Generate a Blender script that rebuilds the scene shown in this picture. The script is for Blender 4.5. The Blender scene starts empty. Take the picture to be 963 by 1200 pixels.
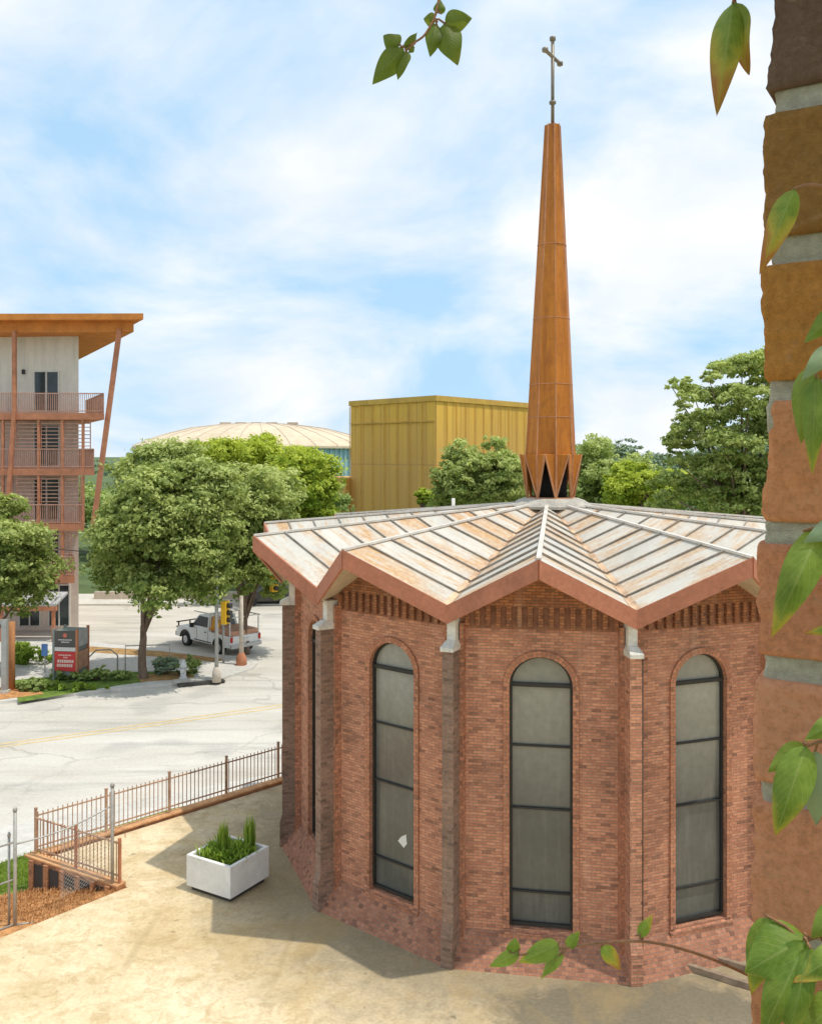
import bpy, math, random
import numpy as np
from mathutils import Vector, Matrix, noise as mnoise
R = math.radians
sc = bpy.context.scene
col = sc.collection
random.seed(7)

# ------------------------------------------------------------------ camera maths
F, YH, H = 1080.0, 532.0, 9.306          # focal length / horizon row of the 963x1200 photo, eye height
def at(px, py, Y):                         # point at depth Y seen in direction of a photo position
    return Vector(((px-481.5)/F*Y, Y, H-(py-YH)/F*Y))
def gp(px, py, z=0.0):                     # point on the level z seen in a direction
    Y = F*(H-z)/(py-YH)
    return Vector(((px-481.5)/F*Y, Y, z))

# ------------------------------------------------------------------ object helpers
def tag(o, label=None, cat=None, group=None, kind=None):
    if label: o['label'] = label
    if cat: o['category'] = cat
    if group: o['group'] = group
    if kind: o['kind'] = kind
    return o
def empty(name, loc, rz=0.0):
    o = bpy.data.objects.new(name, None); col.objects.link(o)
    o.location = loc; o.rotation_euler = (0, 0, rz); o.empty_display_size = .3
    return o
def copy_tree(o, parent=None):
    c = o.copy(); col.objects.link(c)
    if parent: c.parent = parent
    for ch in list(o.children): copy_tree(ch, c)
    return c

class MB:
    def __init__(s): s.v=[]; s.f=[]; s.uv=[]; s.sm=[]
    def vert(s, p): s.v.append(tuple(p)); return len(s.v)-1
    def face(s, pts, uvs=None, smooth=False):
        n=len(s.v); s.v += [tuple(p) for p in pts]
        s.f.append(tuple(range(n, n+len(pts)))); s.uv.append(uvs); s.sm.append(smooth)
    def box(s, c, size, rz=0.0, M=None):
        x,y,z = [d/2 for d in size]
        P=[Vector((i*x,j*y,k*z)) for k in(-1,1) for j in(-1,1) for i in(-1,1)]
        m = M if M is not None else Matrix.Rotation(rz,3,'Z')
        P=[m@p+Vector(c) for p in P]
        for q in((0,2,3,1),(4,5,7,6),(0,1,5,4),(2,6,7,3),(0,4,6,2),(1,3,7,5)):
            s.face([P[i] for i in q])
    def bar(s, a, b, w, h, up=(0,0,1)):        # square bar from a to b
        a=Vector(a); b=Vector(b); d=b-a; L=d.length
        if L<1e-6: return
        d.normalize(); u=Vector(up)
        if abs(d.dot(u))>.98: u=Vector((1,0,0))
        sx=d.cross(u).normalized(); sz=sx.cross(d)
        M=Matrix((sx,d,sz)).transposed()
        s.box((a+b)/2,(w,L,h),M=M)
    def tube(s, pts, rad, n=8, cap=True, smooth=True):
        pts=[Vector(p) for p in pts]
        if not hasattr(rad,'__len__'): rad=[rad]*len(pts)
        base=len(s.v); up=Vector((0,0,1)); prev=None
        for i,p in enumerate(pts):
            d=(pts[min(i+1,len(pts)-1)]-pts[max(i-1,0)]).normalized()
            if prev is None:
                u=d.cross(up)
                if u.length<.05: u=d.cross(Vector((1,0,0)))
                u.normalize()
            else: u=(prev-d*prev.dot(d)).normalized()
            prev=u; w=d.cross(u)
            for k in range(n):
                a=2*math.pi*k/n
                s.v.append(tuple(p+(u*math.cos(a)+w*math.sin(a))*rad[i]))
        for i in range(len(pts)-1):
            for k in range(n):
                a=base+i*n+k; b=base+i*n+(k+1)%n
                s.f.append((a,b,b+n,a+n)); s.uv.append(None); s.sm.append(smooth)
        if cap:
            s.f.append(tuple(base+k for k in range(n))[::-1]); s.uv.append(None); s.sm.append(False)
            e=base+(len(pts)-1)*n
            s.f.append(tuple(e+k for k in range(n))); s.uv.append(None); s.sm.append(False)
    def lathe(s, prof, n=16, c=(0,0,0), smooth=True):   # profile of (r,z)
        base=len(s.v); c=Vector(c)
        for r,z in prof:
            for k in range(n):
                a=2*math.pi*k/n
                s.v.append((c.x+r*math.cos(a),c.y+r*math.sin(a),c.z+z))
        for i in range(len(prof)-1):
            for k in range(n):
                a=base+i*n+k; b=base+i*n+(k+1)%n
                s.f.append((a,b,b+n,a+n)); s.uv.append(None); s.sm.append(smooth)
        s.f.append(tuple(base+k for k in range(n))[::-1]); s.uv.append(None); s.sm.append(False)
        e=base+(len(prof)-1)*n
        s.f.append(tuple(e+k for k in range(n))); s.uv.append(None); s.sm.append(False)
    def prism(s, poly, z0, z1, top=True, bottom=True):  # vertical prism, poly CCW list of (x,y)
        n=len(poly)
        a=[Vector((p[0],p[1],z0)) for p in poly]; b=[Vector((p[0],p[1],z1)) for p in poly]
        if top: s.face(b)
        if bottom: s.face(a[::-1])
        for i in range(n):
            j=(i+1)%n; s.face([a[i],a[j],b[j],b[i]])
    def extrude(s, poly, off):                          # any planar polygon of 3d points, pushed by off
        off=Vector(off); a=[Vector(p) for p in poly]; b=[p+off for p in a]; n=len(a)
        s.face(b); s.face(a[::-1])
        for i in range(n):
            j=(i+1)%n; s.face([a[i],a[j],b[j],b[i]])
    def build(s, name, mat, parent=None, origin=(0,0,0), bevel=0, merge=False):
        o_=Vector(origin)
        me=bpy.data.meshes.new(name)
        me.from_pydata([tuple(Vector(p)-o_) for p in s.v],[],s.f)
        uvl=me.uv_layers.new(name='UVMap')
        for poly,uv in zip(me.polygons,s.uv):
            n=poly.normal
            if uv is None:
                if abs(n.z)>.97: t=Vector((1,0,0)); b=Vector((0,1,0))
                else:
                    t=Vector((-n.y,n.x,0)).normalized(); b=n.cross(t)
                for li in poly.loop_indices:
                    p=Vector(s.v[me.loops[li].vertex_index])
                    uvl.data[li].uv=(p.dot(t),p.dot(b))
            else:
                for li,q in zip(poly.loop_indices,uv): uvl.data[li].uv=q
        me.polygons.foreach_set('use_smooth',s.sm)
        if mat: me.materials.append(mat)
        me.update()
        ob=bpy.data.objects.new(name,me); col.objects.link(ob)
        ob.location=o_
        if parent is not None: ob.parent=parent
        if bevel:
            w=ob.modifiers.new('weld','WELD'); w.merge_threshold=.0005
            m=ob.modifiers.new('bevel','BEVEL'); m.width=bevel; m.segments=2; m.limit_method='ANGLE'; m.angle_limit=R(40)
        return ob

# ------------------------------------------------------------------ materials
class NT:
    def __init__(s,name):
        s.m=bpy.data.materials.new(name); s.m.use_nodes=True; s.t=s.m.node_tree
        s.b=s.t.nodes['Principled BSDF']; s.out=s.t.nodes['Material Output']
    def n(s,typ,**kw):
        nd=s.t.nodes.new(typ)
        for k,v in kw.items():
            if k.startswith('_'): setattr(nd,k[1:],v)
            else: nd.inputs[k.replace('__',' ')].default_value=v
        return nd
    def l(s,a,b): s.t.links.new(a,b)
    def coord(s,kind='Object',scale=(1,1,1)):
        tc=s.n('ShaderNodeTexCoord'); mp=s.n('ShaderNodeMapping'); mp.inputs['Scale'].default_value=scale
        s.l(tc.outputs[kind],mp.inputs['Vector']); return mp.outputs['Vector']
    def noise(s,vec,scale,detail=5,rough=.6,dist=0.0):
        nd=s.n('ShaderNodeTexNoise',Scale=scale,Detail=detail,Roughness=rough,Distortion=dist)
        s.l(vec,nd.inputs['Vector']); return nd.outputs['Fac']
    def ramp(s,fac,stops):
        r=s.n('ShaderNodeValToRGB'); e=r.color_ramp.elements
        while len(e)<len(stops): e.new(.5)
        for el,(p,c) in zip(e,stops):
            el.position=p; el.color=(c,c,c,1) if not hasattr(c,'__len__') else (*c,1)
        s.l(fac,r.inputs['Fac']); return r.outputs['Color']
    def mix(s,fac,a,b,mode='MIX'):
        m=s.n('ShaderNodeMix',_data_type='RGBA',_blend_type=mode)
        for sock,val in((m.inputs[0],fac),(m.inputs[6],a),(m.inputs[7],b)):
            if hasattr(val,'is_linked'): s.l(val,sock)
            elif hasattr(val,'__len__'): sock.default_value=(*val,1)
            else: sock.default_value=val
        return m.outputs[2]
    def math(s,op,a,b=0.0):
        m=s.n('ShaderNodeMath',_operation=op)
        for sock,val in((m.inputs[0],a),(m.inputs[1],b)):
            if hasattr(val,'is_linked'): s.l(val,sock)
            else: sock.default_value=val
        return m.outputs[0]
    def color(s,c):
        if hasattr(c,'is_linked'): s.l(c,s.b.inputs['Base Color'])
        else: s.b.inputs['Base Color'].default_value=(*c,1)
    def bump(s,h,strength=.3,dist=.01):
        b=s.n('ShaderNodeBump',Strength=strength,Distance=dist); s.l(h,b.inputs['Height']); s.l(b.outputs['Normal'],s.b.inputs['Normal'])
    def rough(s,v,spec=.3,metal=0.0):
        s.b.inputs['Roughness'].default_value=v; s.b.inputs['Specular IOR Level'].default_value=spec; s.b.inputs['Metallic'].default_value=metal

def simple(name,c,rough=.7,var=.25,scale=3.0,spec=.3,metal=0.0,bump=.1,stretch=(1,1,1)):
    t=NT(name); v=t.coord('Object',stretch)
    f=t.noise(v,scale,6,.65); f2=t.noise(v,scale*9,4,.6)
    a=tuple(x*(1-var) for x in c); b=tuple(min(1,x*(1+var)) for x in c)
    cc=t.mix(t.ramp(f,[(.3,0),(.7,1)]),a,b)
    cc=t.mix(.25,cc,t.ramp(f2,[(.25,.25),(.75,.9)]),'OVERLAY')
    t.color(cc); t.rough(rough,spec,metal)
    if bump: t.bump(f2,bump,.01)
    return t.m

def brick_mat(name,c1,c2,mortar,bw=.165,rh=.054,ms=.0065,grime=(.06,.05,.04),gr=.35,tint=None):
    t=NT(name); tc=t.n('ShaderNodeTexCoord'); uv=tc.outputs['UV']
    ob=t.coord('Object')
    br=t.n('ShaderNodeTexBrick',Scale=1.0); br.inputs['Brick Width'].default_value=bw; br.inputs['Row Height'].default_value=rh
    br.inputs['Mortar Size'].default_value=ms; br.inputs['Mortar Smooth'].default_value=.2; br.inputs['Bias'].default_value=-.1
    br.inputs['Color1'].default_value=(*c1,1); br.inputs['Color2'].default_value=(*c2,1); br.inputs['Mortar'].default_value=(*mortar,1)
    t.l(uv,br.inputs['Vector'])
    big=t.noise(ob,.9,6,.65); fine=t.noise(ob,26,3,.6)
    # random dark clinker bricks: coarse cells the size of a brick
    vo=t.n('ShaderNodeTexWhiteNoise',_noise_dimensions='2D')
    sn=t.n('ShaderNodeVectorMath',_operation='SNAP'); sn.inputs[1].default_value=(bw,rh,1)
    sxy=t.n('ShaderNodeSeparateXYZ'); t.l(uv,sxy.inputs[0]); row=t.math('FLOOR',t.math('DIVIDE',sxy.outputs['Y'],rh)); par=t.math('MODULO',t.math('ADD',t.math('ABSOLUTE',row),1.0),2.0)
    cxy=t.n('ShaderNodeCombineXYZ'); t.l(t.math('ADD',sxy.outputs['X'],t.math('MULTIPLY',par,bw*.5)),cxy.inputs[0]); t.l(t.math('ADD',sxy.outputs['Y'],rh*.02),cxy.inputs[1]); t.l(cxy.outputs[0],sn.inputs[0]); t.l(sn.outputs[0],vo.inputs['Vector'])
    dark=t.ramp(vo.outputs['Value'],[(.78,0),(1.0,1)])
    c=t.mix(t.math('MULTIPLY',dark,.55),br.outputs['Color'],(.10,.06,.045))
    c=t.mix(.45,c,t.ramp(fine,[(.25,.3),(.8,.8)]),'OVERLAY')
    c=t.mix(t.math('MULTIPLY',t.ramp(big,[(.45,0),(.72,1)]),gr),c,grime)
    streak=t.noise(t.coord('Object',(2.2,2.2,.25)),1.6,5,.7)
    c=t.mix(t.math('MULTIPLY',t.ramp(streak,[(.55,0),(.75,1)]),.25),c,(.74,.49,.35) if tint is None else tint)
    t.color(c); t.rough(.85,.2)
    inv=t.math('SUBTRACT',1.0,br.outputs['Fac'])
    hgt=t.math('ADD',inv,t.math('MULTIPLY',fine,.5)); t.bump(hgt,.6,.012)
    return t.m

M={}
M['brick']=brick_mat('red_brick',(.66,.295,.17),(.45,.18,.105),(.34,.22,.155))
M['brick_gable']=brick_mat('brown_brick',(.47,.19,.085),(.29,.105,.05),(.18,.105,.07),gr=.5)
M['brick_plinth']=brick_mat('plinth_brick',(.46,.20,.115),(.33,.135,.08),(.29,.19,.135),bw=.11,rh=.075,gr=.25)
M['brick_arch']=brick_mat('arch_brick',(.58,.245,.135),(.40,.155,.085),(.28,.18,.125),bw=.11,rh=.075,gr=.25)
M['brick_dark']=brick_mat('weathered_brick',(.36,.21,.145),(.24,.14,.095),(.27,.21,.165),gr=.6,grime=(.10,.085,.065),tint=(.42,.34,.26))
M['brick_kerb']=brick_mat('kerb_brick',(.58,.27,.13),(.46,.19,.085),(.38,.24,.14),gr=.3)
M['coping']=simple('orange_coping',(.60,.32,.15),.85,.3,5)

def plaza_mat():
    t=NT('plaza_concrete'); v=t.coord('Object')
    big=t.noise(v,.22,7,.62,.8); mid=t.noise(v,1.3,7,.7,.5); fine=t.noise(v,14,5,.7)
    c=t.mix(t.ramp(big,[(.3,0),(.7,1)]),(.68,.52,.30),(.86,.715,.49))
    c=t.mix(t.math('MULTIPLY',t.ramp(mid,[(.48,0),(.72,1)]),.62),c,(.47,.34,.165))
    st=t.noise(t.coord('Object',(.35,1.3,1)),.8,5,.6,1.5)
    c=t.mix(t.math('MULTIPLY',t.ramp(st,[(.55,0),(.7,1)]),.35),c,(.42,.30,.13))
    blot=t.noise(v,2.6,7,.75,.8); c=t.mix(t.math('MULTIPLY',t.ramp(blot,[(.50,0),(.58,1)]),.42),c,(.47,.33,.165))
    spots=t.noise(v,3.2,3,.5); c=t.mix(t.math('MULTIPLY',t.ramp(spots,[(.68,0),(.74,1)]),.6),c,(.10,.08,.05))
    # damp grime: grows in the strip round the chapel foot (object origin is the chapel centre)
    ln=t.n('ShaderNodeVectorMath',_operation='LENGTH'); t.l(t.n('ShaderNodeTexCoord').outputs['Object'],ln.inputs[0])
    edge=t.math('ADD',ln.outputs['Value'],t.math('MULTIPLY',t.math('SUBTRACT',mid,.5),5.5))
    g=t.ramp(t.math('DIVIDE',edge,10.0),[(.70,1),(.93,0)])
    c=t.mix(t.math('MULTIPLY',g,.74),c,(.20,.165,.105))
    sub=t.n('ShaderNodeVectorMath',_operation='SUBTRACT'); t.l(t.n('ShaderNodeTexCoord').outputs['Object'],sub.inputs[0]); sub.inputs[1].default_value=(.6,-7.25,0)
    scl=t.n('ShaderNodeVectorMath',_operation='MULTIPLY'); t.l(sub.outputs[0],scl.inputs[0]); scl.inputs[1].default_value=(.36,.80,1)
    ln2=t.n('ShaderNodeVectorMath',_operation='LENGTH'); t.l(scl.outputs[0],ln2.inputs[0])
    front_shade=t.ramp(t.math('ADD',ln2.outputs['Value'],t.math('MULTIPLY',t.math('SUBTRACT',mid,.5),1.1)),[(.75,1),(1.0,0)])
    c=t.mix(t.math('MULTIPLY',front_shade,.85),c,(.17,.145,.10))  # soft building shadow at front right, painted into the concrete colour
    c=t.mix(.35,c,t.ramp(fine,[(.25,.25),(.75,.8)]),'OVERLAY')
    wv=t.n('ShaderNodeTexWave',Scale=.11,Distortion=5.5,Detail=3); wv.inputs['Detail Scale'].default_value=.5; t.l(t.coord('Object',(1,.55,1)),wv.inputs['Vector'])
    crack=t.math('MULTIPLY',t.ramp(wv.outputs['Fac'],[(.0,1),(.012,0)]),t.ramp(t.noise(v,.5,3),[(.42,0),(.6,1)]))
    c=t.mix(t.math('MULTIPLY',crack,.30),c,(.30,.21,.10))
    damp=t.noise(v,.5,5,.65,.6); c=t.mix(t.math('MULTIPLY',t.ramp(damp,[(.5,0),(.68,1)]),.5),c,(.42,.29,.115))
    t.color(c); t.rough(.9,.2); t.bump(fine,.25,.01)
    return t.m
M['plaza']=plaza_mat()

def road_mat():
    t=NT('pale_road'); v=t.coord('Object')
    big=t.noise(t.coord('Object',(.3,1,1)),.5,6,.6,.6); fine=t.noise(v,9,5,.7)
    c=t.mix(t.ramp(big,[(.3,0),(.7,1)]),(.52,.475,.40),(.66,.615,.54))
    w=t.noise(t.coord('Object',(.12,1.0,1)),1.1,4,.6,.3)
    c=t.mix(t.math('MULTIPLY',t.ramp(w,[(.52,0),(.7,1)]),.5),c,(.33,.31,.285))
    pt=t.noise(v,.35,2,.4); c=t.mix(t.math('MULTIPLY',t.ramp(pt,[(.60,0),(.68,1)]),.3),c,(.27,.265,.26))
    vo=t.n('ShaderNodeTexVoronoi',_feature='DISTANCE_TO_EDGE',Scale=.22)
    wv=t.n('ShaderNodeVectorMath',_operation='ADD'); t.l(t.coord('Object',(.5,1,1)),wv.inputs[0])
    nz=t.n('ShaderNodeTexNoise',Scale=.9,Detail=5); t.l(v,nz.inputs['Vector']); t.l(nz.outputs['Color'],wv.inputs[1]); t.l(wv.outputs[0],vo.inputs['Vector'])
    crack=t.math('MULTIPLY',t.ramp(vo.outputs['Distance'],[(.0,1),(.014,0)]),t.ramp(t.noise(v,.7,3),[(.4,.2),(.6,1)]))
    c=t.mix(t.math('MULTIPLY',crack,.42),c,(.20,.18,.15))
    c=t.mix(.3,c,t.ramp(fine,[(.25,.3),(.75,.75)]),'OVERLAY')
    t.color(c); t.rough(.9,.2); t.bump(fine,.2,.01); return t.m
M['road']=road_mat()
M['sidewalk']=simple('sidewalk_concrete',(.60,.57,.51),.9,.14,.8)
M['kerb']=simple('kerb_concrete',(.52,.49,.43),.9,.2,2)
M['grass']=simple('grass_base',(.14,.21,.035),.95,.45,2.5,bump=.5)
M['mulch']=simple('pine_straw',(.52,.25,.095),.95,.45,5,bump=.8)
M['soil']=simple('bare_soil',(.42,.25,.10),.95,.35,3,bump=.5)
M['far_ground']=simple('far_ground',(.10,.14,.05),.95,.4,.15)

def roof_mat():
    t=NT('painted_roof_metal'); v=t.coord('Object'); u=t.coord('UV',(.38,1.6,1)); uf=t.coord('UV',(.6,5.0,1))
    big=t.noise(v,.8,6,.65,.4); fine=t.noise(v,11,5,.7); st=t.noise(uf,2.2,6,.7)
    c=t.mix(t.ramp(big,[(.3,0),(.7,1)]),(.53,.49,.42),(.68,.635,.55))
    c=t.mix(t.math('MULTIPLY',t.ramp(st,[(.45,0),(.75,1)]),.35),c,(.50,.46,.40))
    r=t.math('ADD',t.math('MULTIPLY',t.noise(u,1.15,8,.7,.6),.75),t.math('MULTIPLY',st,.25))
    rc=t.mix(t.ramp(fine,[(.3,0),(.7,1)]),(.50,.215,.05),(.64,.40,.17))
    c=t.mix(t.math('MULTIPLY',t.ramp(r,[(.475,0),(.52,.4),(.60,1)]),.82),c,rc)
    gy=t.noise(v,.55,4,.55); c=t.mix(t.math('MULTIPLY',t.ramp(gy,[(.58,0),(.72,1)]),.4),c,(.42,.42,.43))
    c=t.mix(.25,c,t.ramp(fine,[(.25,.3),(.75,.75)]),'OVERLAY')
    t.color(c); t.rough(.55,.3); t.bump(big,.15,.02); return t.m
M['roof']=roof_mat()
M['seam']=simple('seam_metal',(.30,.26,.215),.6,.4,2)
M['ridge']=simple('ridge_cap_metal',(.66,.60,.52),.55,.2,2)
M['valley']=simple('valley_flashing',(.62,.42,.27),.6,.4,2.5)
M['fascia']=simple('terracotta_paint',(.43,.165,.095),.6,.14,1.2,bump=.05)
M['soffit']=simple('soffit_board',(.55,.45,.34),.8,.15,1)
M['cap']=simple('cap_stone',(.66,.62,.54),.85,.3,4)
M['black_metal']=simple('dark_window_metal',(.035,.032,.028),.5,.2,4)
M['flashing_grey']=simple('grey_flashing',(.42,.38,.32),.7,.3,3)
def glass_mat():
    t=NT('hazy_glazing'); v=t.coord('Object')
    f=t.noise(v,.55,4,.5); g=t.noise(v,7,4,.6)
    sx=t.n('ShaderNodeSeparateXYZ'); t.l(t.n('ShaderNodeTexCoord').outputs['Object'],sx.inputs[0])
    up=t.ramp(t.math('DIVIDE',sx.outputs['Z'],6.0),[(.45,0),(.80,1)])  # paler upwards: the reflection gradient is painted into the glass colour
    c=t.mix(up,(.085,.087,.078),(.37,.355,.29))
    c=t.mix(t.math('MULTIPLY',t.ramp(f,[(.35,0),(.7,1)]),.4),c,(.20,.195,.165))
    c=t.mix(.3,c,t.ramp(g,[(.3,.3),(.7,.7)]),'OVERLAY')
    pn=t.n('ShaderNodeAttribute',_attribute_name='pane'); c=t.mix(t.math('MULTIPLY',pn.outputs['Fac'],.35),c,(.09,.09,.08))
    dr=t.noise(t.coord('Object',(3,3,.3)),2.2,5,.7); c=t.mix(t.math('MULTIPLY',t.ramp(dr,[(.5,0),(.75,1)]),.14),c,(.42,.40,.33))
    t.color(c); t.rough(.14,.6); t.bump(f,.08,.03); return t.m
M['glass']=glass_mat()
def spire_mat():
    t=NT('rusted_spire_metal'); v=t.coord('Object',(3,3,.35)); v2=t.coord('Object')
    a=t.noise(v,1.6,6,.7,.5); b=t.noise(v2,5,6,.7)
    c=t.mix(t.ramp(a,[(.3,0),(.7,1)]),(.34,.10,.010),(.64,.225,.020))
    c=t.mix(t.math('MULTIPLY',t.ramp(b,[(.5,0),(.75,1)]),.5),c,(.26,.09,.018))
    t.color(c); t.rough(.5,.35); t.bump(b,.12,.01); return t.m
M['spire']=spire_mat()
M['spire_trim']=simple('spire_trim_metal',(.50,.22,.10),.55,.25,3)
M['dark']=simple('dark_void',(.012,.011,.010),.9,.1,1)
M['cross']=simple('aged_bronze',(.24,.20,.15),.45,.3,6,metal=.3)
def yellow_mat():
    t=NT('gold_panels'); v=t.coord('Object'); tc=t.n('ShaderNodeTexCoord')
    br=t.n('ShaderNodeTexBrick',Scale=1.0,_offset=0.0); br.inputs['Brick Width'].default_value=1.55; br.inputs['Row Height'].default_value=9.0
    br.inputs['Mortar Size'].default_value=.09; br.inputs['Mortar'].default_value=(.54,.31,.08,1)
    br.inputs['Color1'].default_value=(.92,.55,.09,1); br.inputs['Color2'].default_value=(.82,.48,.10,1); br.inputs['Mortar Smooth'].default_value=.5
    t.l(tc.outputs['UV'],br.inputs['Vector'])
    st=t.noise(t.coord('Object',(1,1,.12)),.9,6,.65)
    c=t.mix(t.math('MULTIPLY',t.ramp(st,[(.4,0),(.7,1)]),.5),br.outputs['Color'],(.58,.33,.055))
    sx=t.n('ShaderNodeSeparateXYZ'); t.l(tc.outputs['Object'],sx.inputs[0])
    lo=t.ramp(t.math('DIVIDE',sx.outputs['Z'],18.0),[(.45,1),(.9,0)])
    c=t.mix(t.math('MULTIPLY',lo,.6),c,(.60,.34,.13))
    t.color(c); t.rough(.7,.2); return t.m
M['yellow']=yellow_mat()
M['yellow_trim']=simple('gold_parapet',(.64,.38,.08),.7,.2,.5)
M['arena_roof']=simple('cream_roof',(.66,.52,.36),.7,.15,.08,stretch=(1,1,1))
M['arena_rib']=simple('roof_rib',(.50,.41,.32),.7,.15,.2)
M['arena_wall']=simple('teal_glass_wall',(.28,.47,.50),.4,.2,.3)
M['arena_mull']=simple('teal_mullion',(.42,.60,.63),.5,.15,.5)
M['render']=simple('pale_render',(.74,.70,.60),.85,.14,.7,stretch=(3,3,.4))
M['render_low']=simple('pink_render',(.72,.60,.51),.85,.15,.7)
M['rust_steel']=simple('rust_steel',(.47,.19,.10),.65,.25,2)
M['orange_roof']=simple('orange_timber',(.58,.205,.04),.65,.2,1.5,stretch=(1,1,1))
M['rail_pink']=simple('railing_mesh_metal',(.50,.27,.19),.65,.2,3)
M['win_dark']=simple('dark_pane',(.03,.045,.045),.15,.3,1,spec=.6)
M['white_frame']=simple('white_frame_paint',(.7,.68,.62),.6,.1,3)
M['white_paint']=simple('white_vehicle_paint',(.78,.76,.72),.35,.06,1.2,spec=.5,bump=0)
M['tyre']=simple('tyre_rubber',(.03,.03,.03),.85,.2,6)
M['rim']=simple('wheel_metal',(.45,.45,.45),.4,.2,5,metal=.6)
M['glass_car']=simple('vehicle_glass',(.06,.08,.09),.12,.2,1,spec=.6,bump=0)
M['orange']=simple('signal_orange',(.75,.33,.03),.55,.1,4)
M['red_lamp']=simple('red_lamp_plastic',(.5,.03,.02),.3,.1,4)
M['bed_rust']=simple('rusty_load_bed',(.50,.27,.17),.7,.25,3)
M['picket']=simple('faded_rust_rail',(.46,.29,.19),.7,.3,6)
M['galv']=simple('galvanised_pipe',(.42,.40,.36),.5,.25,5,metal=.3)
M['pole_grey']=simple('grey_pole_metal',(.36,.36,.34),.5,.2,4,metal=.2)
M['pole_concrete']=simple('pole_concrete',(.52,.45,.37),.8,.2,4)
M['wood']=simple('brown_timber',(.42,.19,.08),.8,.25,4,stretch=(1,1,.3))
M['signal_yellow']=simple('signal_yellow',(.72,.40,.02),.5,.1,4)
M['sign_grey']=simple('sign_dark_grey',(.10,.095,.085),.5,.1,3)
M['sign_red']=simple('sign_red',(.62,.055,.055),.5,.08,3)
M['sign_white']=simple('sign_white',(.72,.68,.64),.6,.1,3)
M['sign_base']=simple('sign_base_grey',(.24,.27,.25),.7,.15,3)
M['sign_pale']=simple('sign_lettering',(.80,.60,.52),.6,.05,3)
M['emblem']=simple('sign_emblem_red',(.62,.17,.12),.6,.05,3)
M['blue']=simple('blue_sign_paint',(.10,.22,.50),.5,.1,3)
M['planter']=simple('white_planter_concrete',(.74,.72,.67),.8,.10,3)
M['hydrant']=simple('hydrant_paint',(.62,.62,.60),.5,.15,5)
M['canopy_grey']=simple('grey_canopy',(.47,.46,.45),.7,.2,2)
M['bark']=simple('tree_bark',(.17,.12,.085),.9,.35,5,stretch=(1,1,.25),bump=.6)
M['iron']=simple('drain_iron',(.06,.055,.05),.7,.2,5)
M['yellow_line']=simple('faded_yellow_paint',(.66,.47,.20),.85,.2,3)
M['edging']=simple('weathered_edging',(.30,.22,.15),.9,.35,6)
M['gap_shade']=simple('shaded_gap_brick',(.29,.135,.08),.9,.3,8)  # dark brown that paints the shade between the dentils
M['bag']=simple('white_plastic',(.80,.80,.82),.4,.06,6)

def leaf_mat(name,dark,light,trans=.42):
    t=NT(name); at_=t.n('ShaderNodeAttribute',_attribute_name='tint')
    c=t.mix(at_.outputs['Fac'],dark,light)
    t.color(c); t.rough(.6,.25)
    tr=t.n('ShaderNodeBsdfTranslucent'); hs=t.mix(.5,c,(.30,.38,.03)); t.l(hs,tr.inputs['Color'])
    mx=t.n('ShaderNodeMixShader',Fac=trans); t.l(t.b.outputs[0],mx.inputs[1]); t.l(tr.outputs[0],mx.inputs[2]); t.l(mx.outputs[0],t.out.inputs['Surface'])
    return t.m
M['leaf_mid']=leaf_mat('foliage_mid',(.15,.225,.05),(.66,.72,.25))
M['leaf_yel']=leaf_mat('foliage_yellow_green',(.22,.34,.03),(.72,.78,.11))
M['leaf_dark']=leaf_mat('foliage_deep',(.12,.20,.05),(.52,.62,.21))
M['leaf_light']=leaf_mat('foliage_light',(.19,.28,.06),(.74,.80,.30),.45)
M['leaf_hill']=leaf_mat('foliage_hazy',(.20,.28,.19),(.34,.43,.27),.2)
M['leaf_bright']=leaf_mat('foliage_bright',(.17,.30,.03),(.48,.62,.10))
M['grass_blade']=leaf_mat('grass_blades',(.12,.20,.02),(.38,.48,.05))

# ------------------------------------------------------------------ world, sun, camera
SUN=Vector((2.6,-.95,7.5)).normalized()
w=bpy.data.worlds.new('World'); sc.world=w; w.use_nodes=True
nt=w.node_tree; bg=nt.nodes['Background']
sky=nt.nodes.new('ShaderNodeTexSky'); sky.sky_type='NISHITA'; sky.sun_disc=False
sky.sun_elevation=math.asin(SUN.z); sky.sun_rotation=math.atan2(SUN.x,SUN.y)
sky.air_density=1.0; sky.dust_density=.6; sky.ozone_density=1.5
def wn(t,**kw):
    n=nt.nodes.new(t)
    for k,v in kw.items(): setattr(n,k,v)
    return n
tc=wn('ShaderNodeTexCoord'); L=nt.links.new
# clouds: noise on the plane the view direction hits overhead
sep=wn('ShaderNodeSeparateXYZ'); L(tc.outputs['Generated'],sep.inputs[0])
mad=wn('ShaderNodeMath',operation='ADD'); L(sep.outputs['Z'],mad.inputs[0]); mad.inputs[1].default_value=.42
dx=wn('ShaderNodeMath',operation='DIVIDE'); L(sep.outputs['X'],dx.inputs[0]); L(mad.outputs[0],dx.inputs[1])
dy=wn('ShaderNodeMath',operation='DIVIDE'); L(sep.outputs['Y'],dy.inputs[0]); L(mad.outputs[0],dy.inputs[1])
cmb=wn('ShaderNodeCombineXYZ'); L(dx.outputs[0],cmb.inputs[0]); L(dy.outputs[0],cmb.inputs[1])
CLOUD_OFF=(7.7,2.2,5.0)
mp=wn('ShaderNodeMapping'); mp.inputs['Location'].default_value=CLOUD_OFF; L(cmb.outputs[0],mp.inputs['Vector'])
n1=wn('ShaderNodeTexNoise'); n1.inputs['Scale'].default_value=2.0; n1.inputs['Detail'].default_value=9; n1.inputs['Roughness'].default_value=.56; n1.inputs['Distortion'].default_value=.35
L(mp.outputs[0],n1.inputs['Vector'])
cr=wn('ShaderNodeValToRGB'); cr.color_ramp.elements[0].position=.36; cr.color_ramp.elements[1].position=.60
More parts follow.
